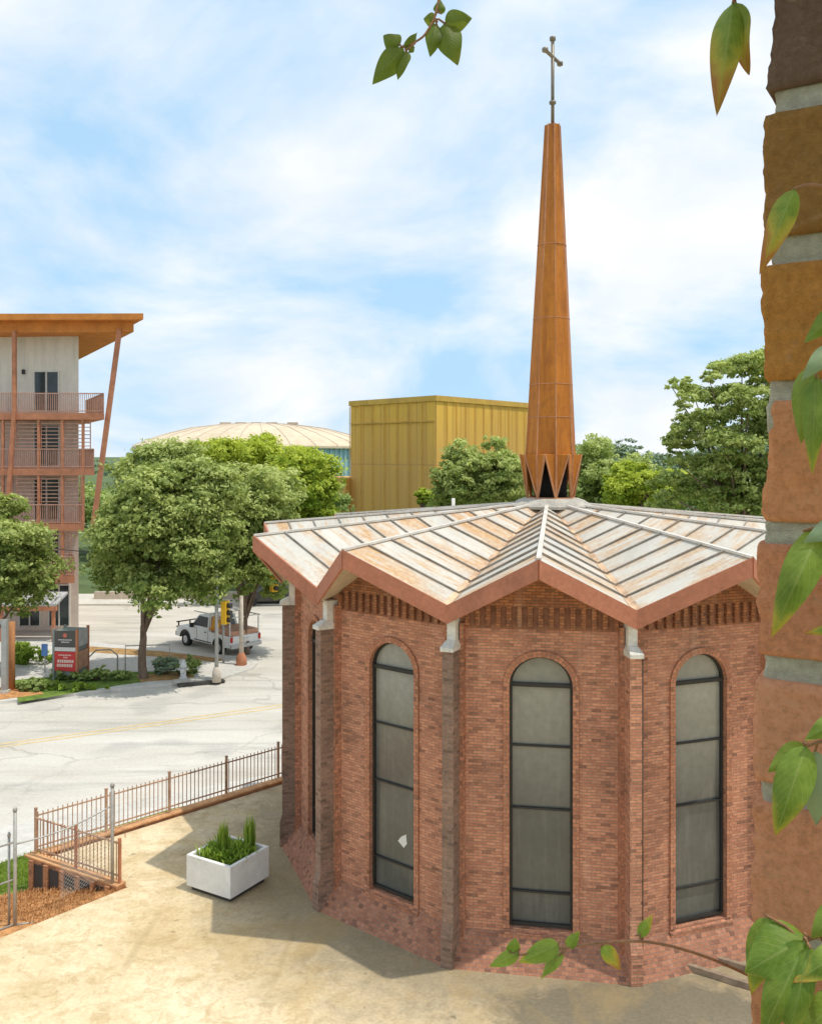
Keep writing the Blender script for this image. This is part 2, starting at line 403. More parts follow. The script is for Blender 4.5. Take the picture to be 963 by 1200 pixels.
cr.color_ramp.elements[0].color=(.17,.17,.17,1); cr.color_ramp.elements[1].color=(1,1,1,1)
L(n1.outputs['Fac'],cr.inputs['Fac'])
n2=wn('ShaderNodeTexNoise'); n2.inputs['Scale'].default_value=3.2; n2.inputs['Detail'].default_value=7
L(mp.outputs[0],n2.inputs['Vector'])
cc=wn('ShaderNodeValToRGB'); cc.color_ramp.elements[0].position=.35; cc.color_ramp.elements[1].position=.62
cc.color_ramp.elements[0].color=(8.2,8.9,9.8,1); cc.color_ramp.elements[1].color=(9.9,10.0,10.2,1)
L(n2.outputs['Fac'],cc.inputs['Fac'])
# clear sky: Nishita, lifted by summer haze
hz=wn('ShaderNodeMix',data_type='RGBA'); hz.inputs[0].default_value=.80; L(sky.outputs[0],hz.inputs[6]); hz.inputs[7].default_value=(3.9,7.3,10.5,1)
mx=wn('ShaderNodeMix',data_type='RGBA'); L(cr.outputs[0],mx.inputs[0]); L(hz.outputs[2],mx.inputs[6]); L(cc.outputs[0],mx.inputs[7])
L(mx.outputs[2],bg.inputs['Color']); bg.inputs['Strength'].default_value=.105

sl=bpy.data.lights.new('sun','SUN'); sl.energy=2.9; sl.angle=R(.6); sl.color=(1,.95,.86)
so=bpy.data.objects.new('sun',sl); col.objects.link(so); so.rotation_euler=(-SUN).to_track_quat('-Z','Y').to_euler(); so.location=SUN*60

cam=bpy.data.cameras.new('camera'); co=bpy.data.objects.new('camera',cam); col.objects.link(co); sc.camera=co
co.location=(0,0,H); co.rotation_euler=(R(90),0,0)
cam.sensor_fit='VERTICAL'; cam.sensor_height=36; cam.lens=36*F/1200; cam.shift_y=-(600-YH)/1200
cam.clip_start=.02; cam.clip_end=5000
sc.view_settings.view_transform='Standard'; sc.view_settings.look='None'; sc.view_settings.exposure=0
sc.render.engine='CYCLES'

# ------------------------------------------------------------------ ground, roads
ROAD=-.90
m=MB(); S=3000
m.face([(-S,-S,ROAD-.06),(S,-S,ROAD-.06),(S,S,ROAD-.06),(-S,S,ROAD-.06)]); tag(m.build('ground',M['far_ground']),kind='structure')
m=MB(); m.face([(-70,5,ROAD),(22,5,ROAD),(22,66,ROAD),(-70,66,ROAD)]); tag(m.build('road',M['road']),kind='structure')
def sheet(name,pts,z,mat,thick=0.0,kind='structure'):
    m=MB(); P=[(p[0],p[1]) for p in pts]
    a=sum(P[i][0]*P[(i+1)%len(P)][1]-P[(i+1)%len(P)][0]*P[i][1] for i in range(len(P)))
    if a<0: P=P[::-1]
    if thick: m.prism(P,z-thick,z,bottom=False)
    else: m.face([(x,y,z) for x,y in P])
    return tag(m.build(name,mat),kind=kind)
# main road runs up to the right; far kerb, corner, side street
fk=[gp(-260,846,ROAD+.12),gp(0,822,ROAD+.12),gp(140,806,ROAD+.12),gp(238,797,ROAD+.12),gp(275,790,ROAD+.12),gp(297,782,ROAD+.12),gp(303,776,ROAD+.12),gp(296,771,ROAD+.12),
    gp(250,766,ROAD+.12),gp(100,752,ROAD+.12),gp(-300,735,ROAD+.12)]
sheet('sidewalk',fk,ROAD+.12,M['sidewalk'],.13)
gz=ROAD+.124
sheet('grass_verge',[gp(22,823,gz),gp(140,803,gz),gp(215,793,gz),gp(215,786,gz),gp(120,788,gz),gp(15,797,gz)],gz,M['grass'])
sheet('soil_strip',[gp(-40,828,gz+.004),gp(0,820,gz+.004),gp(52,813,gz+.004),gp(40,806,gz+.004),gp(-40,806,gz+.004)],gz+.004,M['mulch'])
sheet('soil_strip',[gp(165,799,gz+.004),gp(230,795,gz+.004),gp(222,787,gz+.004),gp(160,791,gz+.004)],gz+.004,M['soil'])
sheet('soil_strip',[gp(100,757,gz),gp(100,764,gz),gp(190,770,gz),gp(255,776,gz),gp(262,772,gz),gp(190,763,gz)],gz,M['soil'])
sheet('sidewalk',[(-70,62),(30,62),(30,66.5),(-70,66.5)],ROAD+.12,M['sidewalk'],.13)
# near side: sidewalk and grass
nk=[gp(-400,1010,ROAD+.12),gp(0,970,ROAD+.12),gp(60,958,ROAD+.12),gp(200,930,ROAD+.12),gp(340,903,ROAD+.12)]
nb=[gp(340,918,ROAD+.12),gp(200,948,ROAD+.12),gp(60,992,ROAD+.12),gp(0,1012,ROAD+.12),gp(-400,1090,ROAD+.12)]
d=(nk[4]-nk[3]).normalized(); nk.append(nk[4]+d*18); nb.insert(0,nb[0]+d*18)
sheet('sidewalk',nk+nb,ROAD+.12,M['sidewalk'],.13)
# yellow centre lines of the main road
for off in(0,3.2):
    m=MB(); pts=[gp(x,y+off,ROAD+.004) for x,y in((-120,887),(0,872),(80,861.5),(240,838.5))]
    pts.append(pts[-1]+(pts[-1]-pts[-2])*1.2)
    for a,b in zip(pts,pts[1:]):
        n=Vector((-(b-a).y,(b-a).x,0)).normalized()*.055
        m.face([a-n,b-n,b+n,a+n])
    tag(m.build('road_line',M['yellow_line']),kind='structure')

# chapel centre and plaza
C=Vector((3.335,22.544,0)); PHI=9.593
A=Vector((-8.67,21.2)); B=Vector((-3.84,26.0)); W1=Vector((-6.2,19.75)); fd=(B-A).normalized(); Bx=B+fd*12
E1=Vector((-6.07,19.8)); E2=Vector((-7.9,17.7)); E3=Vector((-12.5,12.4))
pz=[E3,E2,E1,W1+Vector((.05,.1)),A+Vector((.25,.0)),Bx+Vector((.1,-.1)),(30,38),(30,-6),(-12.5,-6)]
m=MB(); P=[(p[0]-C.x,p[1]-C.y) for p in pz]; P=P[::-1]
a=sum(P[i][0]*P[(i+1)%len(P)][1]-P[(i+1)%len(P)][0]*P[i][1] for i in range(len(P)))
if a<0: P=P[::-1]
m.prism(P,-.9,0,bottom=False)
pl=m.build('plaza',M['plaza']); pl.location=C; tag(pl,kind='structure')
# concrete joint grooves
# slope of pine straw and the lawn under it
Lo=[Vector((A.x+.02,A.y-.05,-.72)),Vector((-9.6,20.9,-.74)),Vector((-13,18.6,-.76)),Vector((-18,14,-.76))]
Hi=[Vector((E1.x,E1.y,-.01)),Vector((-7.0,18.75,-.02)),Vector((E2.x,E2.y,-.03)),Vector((E3.x,E3.y,-.03))]
m=MB(); nU=14
def lp(P,t):
    k=min(int(t*(len(P)-1)),len(P)-2); f=t*(len(P)-1)-k; return P[k].lerp(P[k+1],f)
G=[[None]*15 for _ in range(41)]
for i in range(41):
    for j in range(15):
        p=lp(Lo,i/40).lerp(lp(Hi,i/40),j/14)
        if 0<j<14: p.z+=.06*mnoise.noise(p*2.2)+.04*math.sin(math.pi*j/14)
        G[i][j]=p
for i in range(40):
    for j in range(14): m.face([G[i][j],G[i+1][j],G[i+1][j+1],G[i][j+1]][::-1],smooth=True)
tag(m.build('mulch_slope',M['mulch']),kind='structure')
sheet('lawn',[(A.x+.15,A.y+.1),(-9.6,20.85),(-13,18.55),(-18,13.95),(-22,16),nb[-1],nb[-2],nb[-3],nb[-4],nb[-5],nb[0],(Bx.x,Bx.y+.5),(B.x,B.y+.1)],-.775,M['grass'])

# ------------------------------------------------------------------ leaves, trees
def leaf_cloud(pos,nrm,size,tint,aspect=.55,rng=None):
    n=len(pos); rnd=rng.normal(size=(n,3))
    t=np.cross(nrm,rnd); t/=np.linalg.norm(t,axis=1,keepdims=True)+1e-9
    b=np.cross(nrm,t); s=size[:,None]
    v=np.stack([pos-t*s,pos-b*s*aspect+nrm*s*.12,pos+t*s,pos+b*s*aspect+nrm*s*.12],1).reshape(-1,3)
    return v,np.repeat(tint,4)
def cloud_obj(name,V,T,mat,parent=None):
    n=len(V)//4; me=bpy.data.meshes.new(name)
    me.vertices.add(n*4); me.vertices.foreach_set('co',V.astype(np.float32).ravel())
    me.loops.add(n*4); me.loops.foreach_set('vertex_index',np.arange(n*4,dtype=np.int32))
    me.polygons.add(n); me.polygons.foreach_set('loop_start',np.arange(0,n*4,4,dtype=np.int32))
    me.update(calc_edges=True)
    at_=me.attributes.new('tint','FLOAT','POINT'); at_.data.foreach_set('value',T.astype(np.float32))
    me.materials.append(mat); me.validate()
    o=bpy.data.objects.new(name,me); col.objects.link(o)
    if parent is not None: o.parent=parent
    return o
def unit(rng,n):
    d=rng.normal(size=(n,3)); return d/np.linalg.norm(d,axis=1,keepdims=True)
def crown_lobes(rng,c,rad,n,lr,flat=1.0):
    """sub-lobes spread through an ellipsoid, mostly near its surface"""
    d=unit(rng,n); d[:,2]=np.where(d[:,2]<-.75,-d[:,2]*.4,d[:,2])
    q=rng.uniform(.12,1.0,n)**.5
    p=np.array(c)+d*np.array(rad)*q[:,None]*(1-.0*lr)
    r=lr*rng.uniform(.45,1.3,n)
    return p,r
def make_crown(name,parent,mat,lobes,leaves,leaf,seed,flat=.75,zlo=None,zhi=None,droop=0.0):
    rng=np.random.default_rng(seed); p,r=lobes
    wgt=r**2/np.sum(r**2); nl=(wgt*leaves).astype(int)+1
    V=[];T=[]
    zlo=p[:,2].min() if zlo is None else zlo; zhi=p[:,2].max() if zhi is None else zhi
    for k in range(len(p)):
        n=nl[k]; nc=max(4,n//22)
        d=unit(rng,nc); d[:,2]=np.abs(d[:,2])*np.where(rng.random(nc)<.72,1,-1)
        q=rng.uniform(.5,1.18,nc)
        cc=p[k]+d*r[k]*q[:,None]*np.array([1,1,flat])
        ct=rng.normal(0,.16,nc)
        idx=rng.integers(0,nc,n)
        pos=cc[idx]+rng.normal(0,r[k]*.16,(n,3))*np.array([1,1,.55])
        nr=d[idx]*.55+rng.normal(0,.55,(n,3))+np.array([0,0,.55]); nr/=np.linalg.norm(nr,axis=1,keepdims=True)
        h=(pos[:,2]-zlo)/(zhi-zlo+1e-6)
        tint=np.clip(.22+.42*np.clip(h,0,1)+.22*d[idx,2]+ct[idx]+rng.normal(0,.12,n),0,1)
        v,t=leaf_cloud(pos,nr,leaf*rng.uniform(.6,1.3,n),tint,rng=rng)
        V.append(v);T.append(t)
    return cloud_obj(name,np.concatenate(V),np.concatenate(T),mat,parent)
def make_trunk(parent,h,r,lobes,seed,lean=(0,0),fork=.55,nl=9):
    rng=random.Random(seed); m=MB(); p,rr=lobes
    top=Vector((lean[0],lean[1],h))
    P=[Vector((0,0,-.1)).lerp(top,t)+Vector((rng.uniform(-.06,.06),rng.uniform(-.06,.06),0))*(t>0) for t in(0,.04,.25,.5,.75,1)]
    m.tube(P,[r*1.45,r*1.15,r,r*.9,r*.8,r*.62],10)
    idx=list(range(len(p))); rng.shuffle(idx)
    for k in idx[:nl]:
        e=Vector(p[k]); s=P[3].lerp(P[5],rng.uniform(.3,1))
        mid=s.lerp(e,.5)+Vector((0,0,(e-s).length*.12))
        q=[s,s.lerp(mid,.5)+Vector((rng.uniform(-.1,.1),rng.uniform(-.1,.1),.05)),mid,e]
        m.tube(q,[r*.45,r*.36,r*.26,r*.08],6)
    return m.build('trunk',M['bark'],parent)
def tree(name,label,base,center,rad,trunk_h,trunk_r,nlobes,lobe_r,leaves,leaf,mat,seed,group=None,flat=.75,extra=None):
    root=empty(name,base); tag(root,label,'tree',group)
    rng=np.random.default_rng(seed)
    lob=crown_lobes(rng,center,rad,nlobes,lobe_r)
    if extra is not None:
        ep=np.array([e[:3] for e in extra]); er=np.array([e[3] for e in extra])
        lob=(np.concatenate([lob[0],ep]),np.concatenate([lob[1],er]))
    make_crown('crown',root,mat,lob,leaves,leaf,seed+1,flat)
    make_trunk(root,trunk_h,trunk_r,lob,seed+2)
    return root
GZ=ROAD+.12
# street trees across the road (centres and sizes in metres about each base)
b=gp(168,795,GZ)
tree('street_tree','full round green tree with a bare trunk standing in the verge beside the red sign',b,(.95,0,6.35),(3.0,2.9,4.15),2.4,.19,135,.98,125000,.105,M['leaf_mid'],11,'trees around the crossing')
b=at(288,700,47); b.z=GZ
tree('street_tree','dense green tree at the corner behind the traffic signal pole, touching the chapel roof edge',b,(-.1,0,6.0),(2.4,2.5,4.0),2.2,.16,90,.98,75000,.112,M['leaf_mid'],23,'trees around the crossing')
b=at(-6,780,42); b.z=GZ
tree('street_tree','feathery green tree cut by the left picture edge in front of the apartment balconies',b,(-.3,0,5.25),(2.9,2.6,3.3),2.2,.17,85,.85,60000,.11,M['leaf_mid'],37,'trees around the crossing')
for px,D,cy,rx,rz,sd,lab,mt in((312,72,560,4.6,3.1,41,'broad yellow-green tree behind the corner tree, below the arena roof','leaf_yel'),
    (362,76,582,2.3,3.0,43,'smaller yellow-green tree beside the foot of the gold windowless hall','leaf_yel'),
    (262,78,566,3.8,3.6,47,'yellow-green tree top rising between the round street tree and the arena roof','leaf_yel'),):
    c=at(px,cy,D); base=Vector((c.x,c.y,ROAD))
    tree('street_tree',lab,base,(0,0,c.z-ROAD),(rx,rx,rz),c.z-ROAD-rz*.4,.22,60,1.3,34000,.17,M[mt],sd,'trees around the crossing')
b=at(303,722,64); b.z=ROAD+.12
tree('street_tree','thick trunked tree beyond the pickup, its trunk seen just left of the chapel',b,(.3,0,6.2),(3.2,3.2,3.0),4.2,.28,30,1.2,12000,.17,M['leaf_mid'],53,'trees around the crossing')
# trees behind the chapel roof
for px,D,cy,rx,rz,n,lr,lv,lf,sd,mt,lab in(
    (566,64,566,3.3,2.7,40,.95,18000,.15,61,'leaf_mid','dark rounded tree left of the spire in front of the gold hall'),
    (494,74,586,.7,.8,8,.4,2600,.12,63,'leaf_yel','small bright bush showing over the roof left of the dark tree'),
    (702,78,566,4.0,3.2,40,1.1,18000,.17,67,'leaf_light','pale green tree just right of the spire base'),
    (760,66,574,3.2,2.2,30,.8,13000,.14,71,'leaf_yel','low bright green tree between the spire and the tall right tree'),
    (664,84,575,3.0,3.0,26,1.2,9000,.18,69,'leaf_dark','dark green tree directly behind the spire foot'),):
    c=at(px,cy,D); base=Vector((c.x,c.y,ROAD))
    tree('background_tree',lab,base,(0,0,c.z-ROAD),(rx,rx,rz),c.z-ROAD-rz*.3,.2,int(n*1.6),lr*1.05,int(lv*1.9),lf,M[mt],sd,'trees behind the chapel')
# tall layered tree at right: tiers of spreading boughs
c=at(868,520,50); base=Vector((c.x,c.y,ROAD)); rng=np.random.default_rng(81)
ex=[]
for px,py,r_,dy in((800,462,.55,0),(790,456,.4,.3),(822,450,.7,.5),(842,436,.75,-.4),(862,440,.9,.3),(885,428,.85,0),(905,436,1.0,.4),(815,478,.6,-.5),(838,472,.9,.2),(870,470,1.1,-.3),(900,475,1.2,.3),
    (788,512,.55,.2),(806,508,.75,-.2),(830,505,.9,.4),(858,512,1.1,-.5),(890,515,1.2,0),(792,530,.5,.4),(812,537,.8,.2),(840,545,1.0,-.3),(875,550,1.2,.4),(905,548,1.2,0),(785,556,.7,-.2),(802,572,.9,.3),(835,580,1.1,0),(868,588,1.2,.3),(900,590,1.2,-.3),(782,590,.8,0),(930,500,1.4,0),(935,560,1.4,0),(925,450,1.1,0)):
    for q in range(5):
        p=at(px+rng.uniform(-16,16),py+rng.uniform(-14,14),50+dy*2+rng.uniform(-1.8,1.8))-base
        ex.append((p.x,p.y,p.z,r_*rng.uniform(.6,.95)))
root=empty('background_tree',base); tag(root,'tall tree with layered spreading boughs at right, half hidden by the brick pillar','tree','trees behind the chapel')
lob=(np.array([e[:3] for e in ex]),np.array([e[3] for e in ex]))
make_crown('crown',root,M['leaf_light'],lob,72000,.115,83,.5)
make_trunk(root,6.0,.24,lob,84,nl=22)
# far wooded ridge
def far_wood(name,x0,x1,D,dep,zt,n,mat,seed,leaf,lr):
    rng=np.random.default_rng(seed)
    px=rng.uniform(x0,x1,n); Y=D+rng.uniform(0,dep,n); X=(px-481.5)/F*Y
    z=zt*(.72+.28*np.array([mnoise.noise(Vector((x/14.0,y/40.0,seed))) for x,y in zip(X,Y)]))+rng.uniform(-2.5,.3,n)
    lob=(np.stack([X,Y,z],1),lr*rng.uniform(.7,1.3,n))
    return make_crown(name,None,mat,lob,n*150,leaf,seed+1,.8,zlo=zt*.5,zhi=zt)
tag(far_wood('distant_wood',640,960,210,30,12.6,190,M['leaf_hill'],91,.42,2.2),'hazy mass of distant treetops along the skyline right of the spire','trees',kind='stuff')
tag(far_wood('distant_wood',-80,640,300,40,7.5,150,M['leaf_hill'],93,.5,2.6),'hazy strip of distant treetops along the skyline left of the gold hall','trees',kind='stuff')
tag(far_wood('near_wood',505,930,92,16,7.0,170,M['leaf_dark'],95,.26,1.7),'mass of green treetops filling the gap just above the chapel roof','trees',kind='stuff')
tag(far_wood('street_wood',-60,400,88,12,5.6,230,M['leaf_dark'],97,.26,1.8),'mass of dark green foliage beyond the side street','trees',kind='stuff')

# ------------------------------------------------------------------ gold windowless hall
g0=at(511,466,100); gl=at(411,473,111); gr=at(617,475,115)
root=empty('gold_hall',(g0.x,g0.y,ROAD)); tag(root,'windowless golden yellow panelled hall rising behind the trees left of the spire','building')
o=Vector((g0.x,g0.y,0)); l=Vector((gl.x,gl.y,0))-o; r_=(Vector((gr.x,gr.y,0))-o)*1.25; h=g0.z-ROAD
m=MB(); poly=[(0,0),(r_.x,r_.y),(r_.x+l.x,r_.y+l.y),(l.x,l.y)]
m.prism(poly,0,h,bottom=False); m.build('wall',M['yellow'],root)
m=MB(); e=1.012; q=[(-.0,-.25),(r_.x+.25,r_.y),(r_.x+l.x,r_.y+l.y+.25),(l.x-.25,l.y)]
m.prism(q,h-.35,h+.25); m.build('parapet',M['yellow_trim'],root)
m=MB(); 
for t in np.linspace(.0,1,8):
    p=l*t; m.box((p.x-.12,p.y-.12,h/2),(.07,.07,h-.9),R(45))
for t in np.linspace(.08,1,13):
    p=r_*t; m.box((p.x+.10,p.y-.08,h/2),(.06,.06,h-.9),R(36))
m.box((l.x*.5-.08,l.y*.5-.08,h-2.5),(l.length*.98,.12,.16),math.atan2(l.y,l.x))
m.build('seam',M['yellow_trim'],root)
m=MB(); m.prism([(l.x-.5,l.y-1.2),(l.x-.02,l.y-.02),(l.x+3,l.y+9),(l.x-9,l.y+9),(l.x-4.2,l.y-.6)],0,at(0,560,111).z-ROAD,bottom=False); m.build('wing',M['yellow'],root)

# ------------------------------------------------------------------ arena
ac=at(303,532,235); root=empty('arena',(ac.x,ac.y,ROAD)); tag(root,'distant arena with low cream domed roof over a teal wall','building')
RX,RY=31,30; ze=at(0,523,215).z-ROAD; zt=at(0,496,235).z-ROAD
m=MB(); n=64
def ell(k,f=1.0): a=2*math.pi*k/n; return RX*f*math.cos(a),RY*f*math.sin(a)
m.prism([ell(k,.97) for k in range(n)],0,ze,top=False,bottom=False); m.build('wall',M['arena_wall'],root)
m=MB()
prof=[(1.0,0.0),(.99,.06),(.9,.26),(.75,.52),(.55,.78),(.3,.94),(.08,1.0)]
rings=[[Vector((*ell(k,f),ze+(zt-ze)*g)) for k in range(n)] for f,g in prof]
for a_,b_ in zip(rings,rings[1:]):
    for k in range(n): m.face([a_[k],a_[(k+1)%n],b_[(k+1)%n],b_[k]],smooth=True)
m.face(rings[-1]); m.face([Vector((*ell(k,1.0),ze-.5)) for k in range(n)][::-1])
for k in range(n): m.face([Vector((*ell(k),ze-.5)),Vector((*ell(k+1),ze-.5)),Vector((*ell(k+1),ze)),Vector((*ell(k),ze))])
rf=m.build('roof',M['arena_roof'],root)
m=MB()
for k in range(0,n,2):
    for i in range(len(rings)-1): m.bar(rings[i][k]+Vector((0,0,.02)),rings[i+1][k]+Vector((0,0,.02)),.18,.14)
m.build('rib',M['arena_rib'],rf)
for px in(-6,-3,0,3,7):
    m=MB(); m.box((px*1.3,-3,zt-.12),(2.6,1.5,.5)); m.build('vent',M['arena_rib'],rf)
m=MB()
for k in range(n):
    for s_ in(0,.5):
        x,y=ell(k+s_,.975); m.box((x,y,ze/2),(.28,.28,ze-.6),math.atan2(y,x))
m.build('mullion',M['arena_mull'],root)

# ------------------------------------------------------------------ chapel
chapel=empty('chapel',C)
tag(chapel,'twelve sided red brick chapel with folded metal roof and rust coloured spire','chapel')
def pol(r,k,z=0.0):                        # local point: k in sides, 0 = side facing the viewer
    a=R(PHI+30*k); return Vector((-r*math.sin(a),-r*math.cos(a),z))
RW=6.02; AP=RW*math.cos(R(15)); WID=2*RW*math.sin(R(15))
ZC,ZG=6.40,7.42
RPk,ZPk,RVa,ZVa,ZA=7.196,7.518,6.43,6.55,8.14
HW,ZS,ZSP,ZT=.57,.62,5.07,5.60            # window half width, sill, spring line, crown
def frame(k):
    a=R(PHI+30*k); nrm=Vector((-math.sin(a),-math.cos(a),0)); tan=Vector((math.cos(a),-math.sin(a),0))
    return nrm*AP,tan,nrm
def arc(n,hw=HW,zt=ZT):
    return [(-hw*math.cos(math.pi*i/n),ZSP+(zt-ZSP)*math.sin(math.pi*i/n)) for i in range(n+1)]
SIDES=[-3,-2,-1,0,1,2,3]
wm=MB(); NA=20; DEP=.15
for k in range(-5,7):
    o,t,n=frame(k); Pt=lambda u,z,d=0.0: o+t*u+n*d+Vector((0,0,z)); w2=WID/2
    if k in SIDES:
        ar=arc(NA); Lh=ar[:NA//2+1]; Rh=ar[NA//2:]
        wm.face([Pt(-w2,0),Pt(0,0),Pt(0,ZS),Pt(-HW,ZS)]+[Pt(*q) for q in Lh]+[Pt(0,ZG),Pt(-w2,ZC)])
        wm.face([Pt(0,0),Pt(w2,0),Pt(w2,ZC),Pt(0,ZG)]+[Pt(*q) for q in Rh]+[Pt(HW,ZS),Pt(0,ZS)])
        loop=[(-HW,ZS)]+ar+[(HW,ZS)]
        for a_,b_ in zip(loop,loop[1:]+loop[:1]):
            wm.face([Pt(*a_),Pt(*b_),Pt(*b_,-DEP),Pt(*a_,-DEP)])
    else: wm.face([Pt(-w2,0),Pt(w2,0),Pt(w2,ZC),Pt(0,ZG),Pt(-w2,ZC)])
wall=wm.build('wall',M['brick'],chapel)
for k in SIDES:
    o,t,n=frame(k); Pt=lambda u,z,d=0.0: o+t*u+n*d+Vector((0,0,z))
    # moulded brick surround, proud of the wall
    m=MB(); wd=.115; pr=.035
    def ring(q,off):
        u,z=q
        if z<=ZSP+1e-6: return (u+math.copysign(off,u),z)
        dd=Vector((u,(z-ZSP)*HW/(ZT-ZSP))).normalized(); return (u+dd.x*off,z+dd.y*off)
    inner=[(-HW,ZS)]+[(-HW,ZS+(ZSP-ZS)*i/12) for i in range(1,12)]+arc(NA)+[(HW,ZSP-(ZSP-ZS)*i/12) for i in range(1,13)]
    s_=0
    for a_,b_ in zip(inner,inner[1:]):
        L_=math.hypot(a_[0]-b_[0],a_[1]-b_[1]); A2,B2=ring(a_,wd),ring(b_,wd); A1,B1=ring(a_,.002),ring(b_,.002)
        m.face([Pt(*A1,pr),Pt(*B1,pr),Pt(*B2,pr),Pt(*A2,pr)][::-1],[(0,s_),(0,s_+L_),(.11,s_+L_),(.11,s_)][::-1])
        m.face([Pt(*A2,pr),Pt(*B2,pr),Pt(*B2,0),Pt(*A2,0)][::-1],[(0,s_),(0,s_+L_),(.03,s_+L_),(.03,s_)][::-1])
        m.face([Pt(*A1,0),Pt(*B1,0),Pt(*B1,pr),Pt(*A1,pr)][::-1],[(0,s_),(0,s_+L_),(.03,s_+L_),(.03,s_)][::-1])
        s_+=L_
    m.build('window_surround',M['brick_arch'],chapel)
    # brick sill
    m=MB(); m.extrude([Pt(-HW-.12,ZS-.002,-DEP+.01),Pt(-HW-.12,ZS-.16,-DEP+.01),Pt(-HW-.12,ZS-.16,.06),Pt(-HW-.12,ZS-.06,.06)],t*(2*HW+.24)); m.build('sill',M['brick_arch'],chapel)
    # glazing
    lo=[(-HW,ZS)]+arc(NA)+[(HW,ZS)]
    m=MB(); zc_=[ZS,1.27,2.80,3.95,ZSP]; rw_=random.Random(k+50); pv=[]
    for z0,z1 in zip(zc_,zc_[1:]):
        t1,t2=rw_.uniform(-.012,.012),rw_.uniform(-.012,.012)
        m.face([Pt(HW,z0,-.125+t1),Pt(-HW,z0,-.125),Pt(-HW,z1,-.125+t2),Pt(HW,z1,-.125)][::-1]); pv+=[rw_.random()]*4
    m.face([Pt(u,z,-.125) for u,z in arc(NA)][::-1]); pv+=[rw_.random()]*(NA+1)

    fm=MB(); fw=.045
    for a_,b_ in zip(lo,lo[1:]+lo[:1]): fm.bar(Pt(a_[0]*.96,ZSP+(a_[1]-ZSP)*.985,-.095),Pt(b_[0]*.96,ZSP+(b_[1]-ZSP)*.985,-.095),fw,.06,up=n)
    fm.bar(Pt(-HW,ZSP,-.09),Pt(HW,ZSP,-.09),.07,.065,up=n)
    for z in(3.95,2.80,1.27): fm.bar(Pt(-HW,z,-.10),Pt(HW,z,-.10),.035,.045,up=n)
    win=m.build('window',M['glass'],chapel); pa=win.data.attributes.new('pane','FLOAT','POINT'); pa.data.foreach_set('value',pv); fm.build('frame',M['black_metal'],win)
    if k==1:
        m=MB(); c_=Pt(.18,1.72,-.119)
        m.face([c_+t*-.13+Vector((0,0,-.02)),c_+t*.02+Vector((0,0,-.12)),c_+t*.10+Vector((0,0,-.02)),c_+t*.08+Vector((0,0,.16)),c_+t*-.05+Vector((0,0,.08))]); m.build('white_patch',M['white_frame'],win)  # small irregular white patch on the pane
# corbelled gable and dentil bricks
gm=MB(); dm=MB(); bk=MB()
for k in range(-5,7):
    o,t,n=frame(k); Pt=lambda u,z,d=0.0: o+t*u+n*d+Vector((0,0,z)); w2=WID/2-.16
    zb=6.52; ue=w2*.93
    gm.extrude([Pt(-ue,zb,.003),Pt(ue,zb,.003),Pt(ue,zb+.03,.003),Pt(0,ZG-.02,.003),Pt(-ue,zb+.03,.003)],n*.085)
    bk.extrude([Pt(-w2,6.10,.002),Pt(w2,6.10,.002),Pt(w2,6.46,.002),Pt(w2*.9,6.51,.002),Pt(-w2*.9,6.51,.002),Pt(-w2,6.46,.002)],n*.006)  # dark strip on the wall, standing in for shade in the dentil gaps
    nn=15
    for i in range(nn):
        u=-w2+.06+(2*w2-.12)*i/(nn-1)
        zt_=6.518 if abs(u)<ue else 6.44
        c_=(Pt(u,6.13,.045)+Pt(u,zt_,.045))/2
        dm.box(c_,(.085,.075,zt_-6.13),-R(PHI+30*k))
bk.build('frieze_shade',M['gap_shade'],chapel); gm.build('gable',M['brick_gable'],chapel); dm.build('dentil_course',M['brick_gable'],chapel)
# sloped brick plinth between buttresses
pm=MB()
for k in range(-5,7):
    o,t,n=frame(k); Pt=lambda u,z,d=0.0: o+t*u+n*d+Vector((0,0,z)); w2=WID/2
    zt_=.52; out=.42; w3=w2+.11
    pm.face([Pt(-w3,0,out),Pt(w3,0,out),Pt(w2,zt_,.02),Pt(-w2,zt_,.02)])
    pm.face([Pt(-w2,zt_,.02),Pt(w2,zt_,.02),Pt(w2,zt_+.03,0),Pt(-w2,zt_+.03,0)])
pm.build('plinth',M['brick_plinth'],chapel)
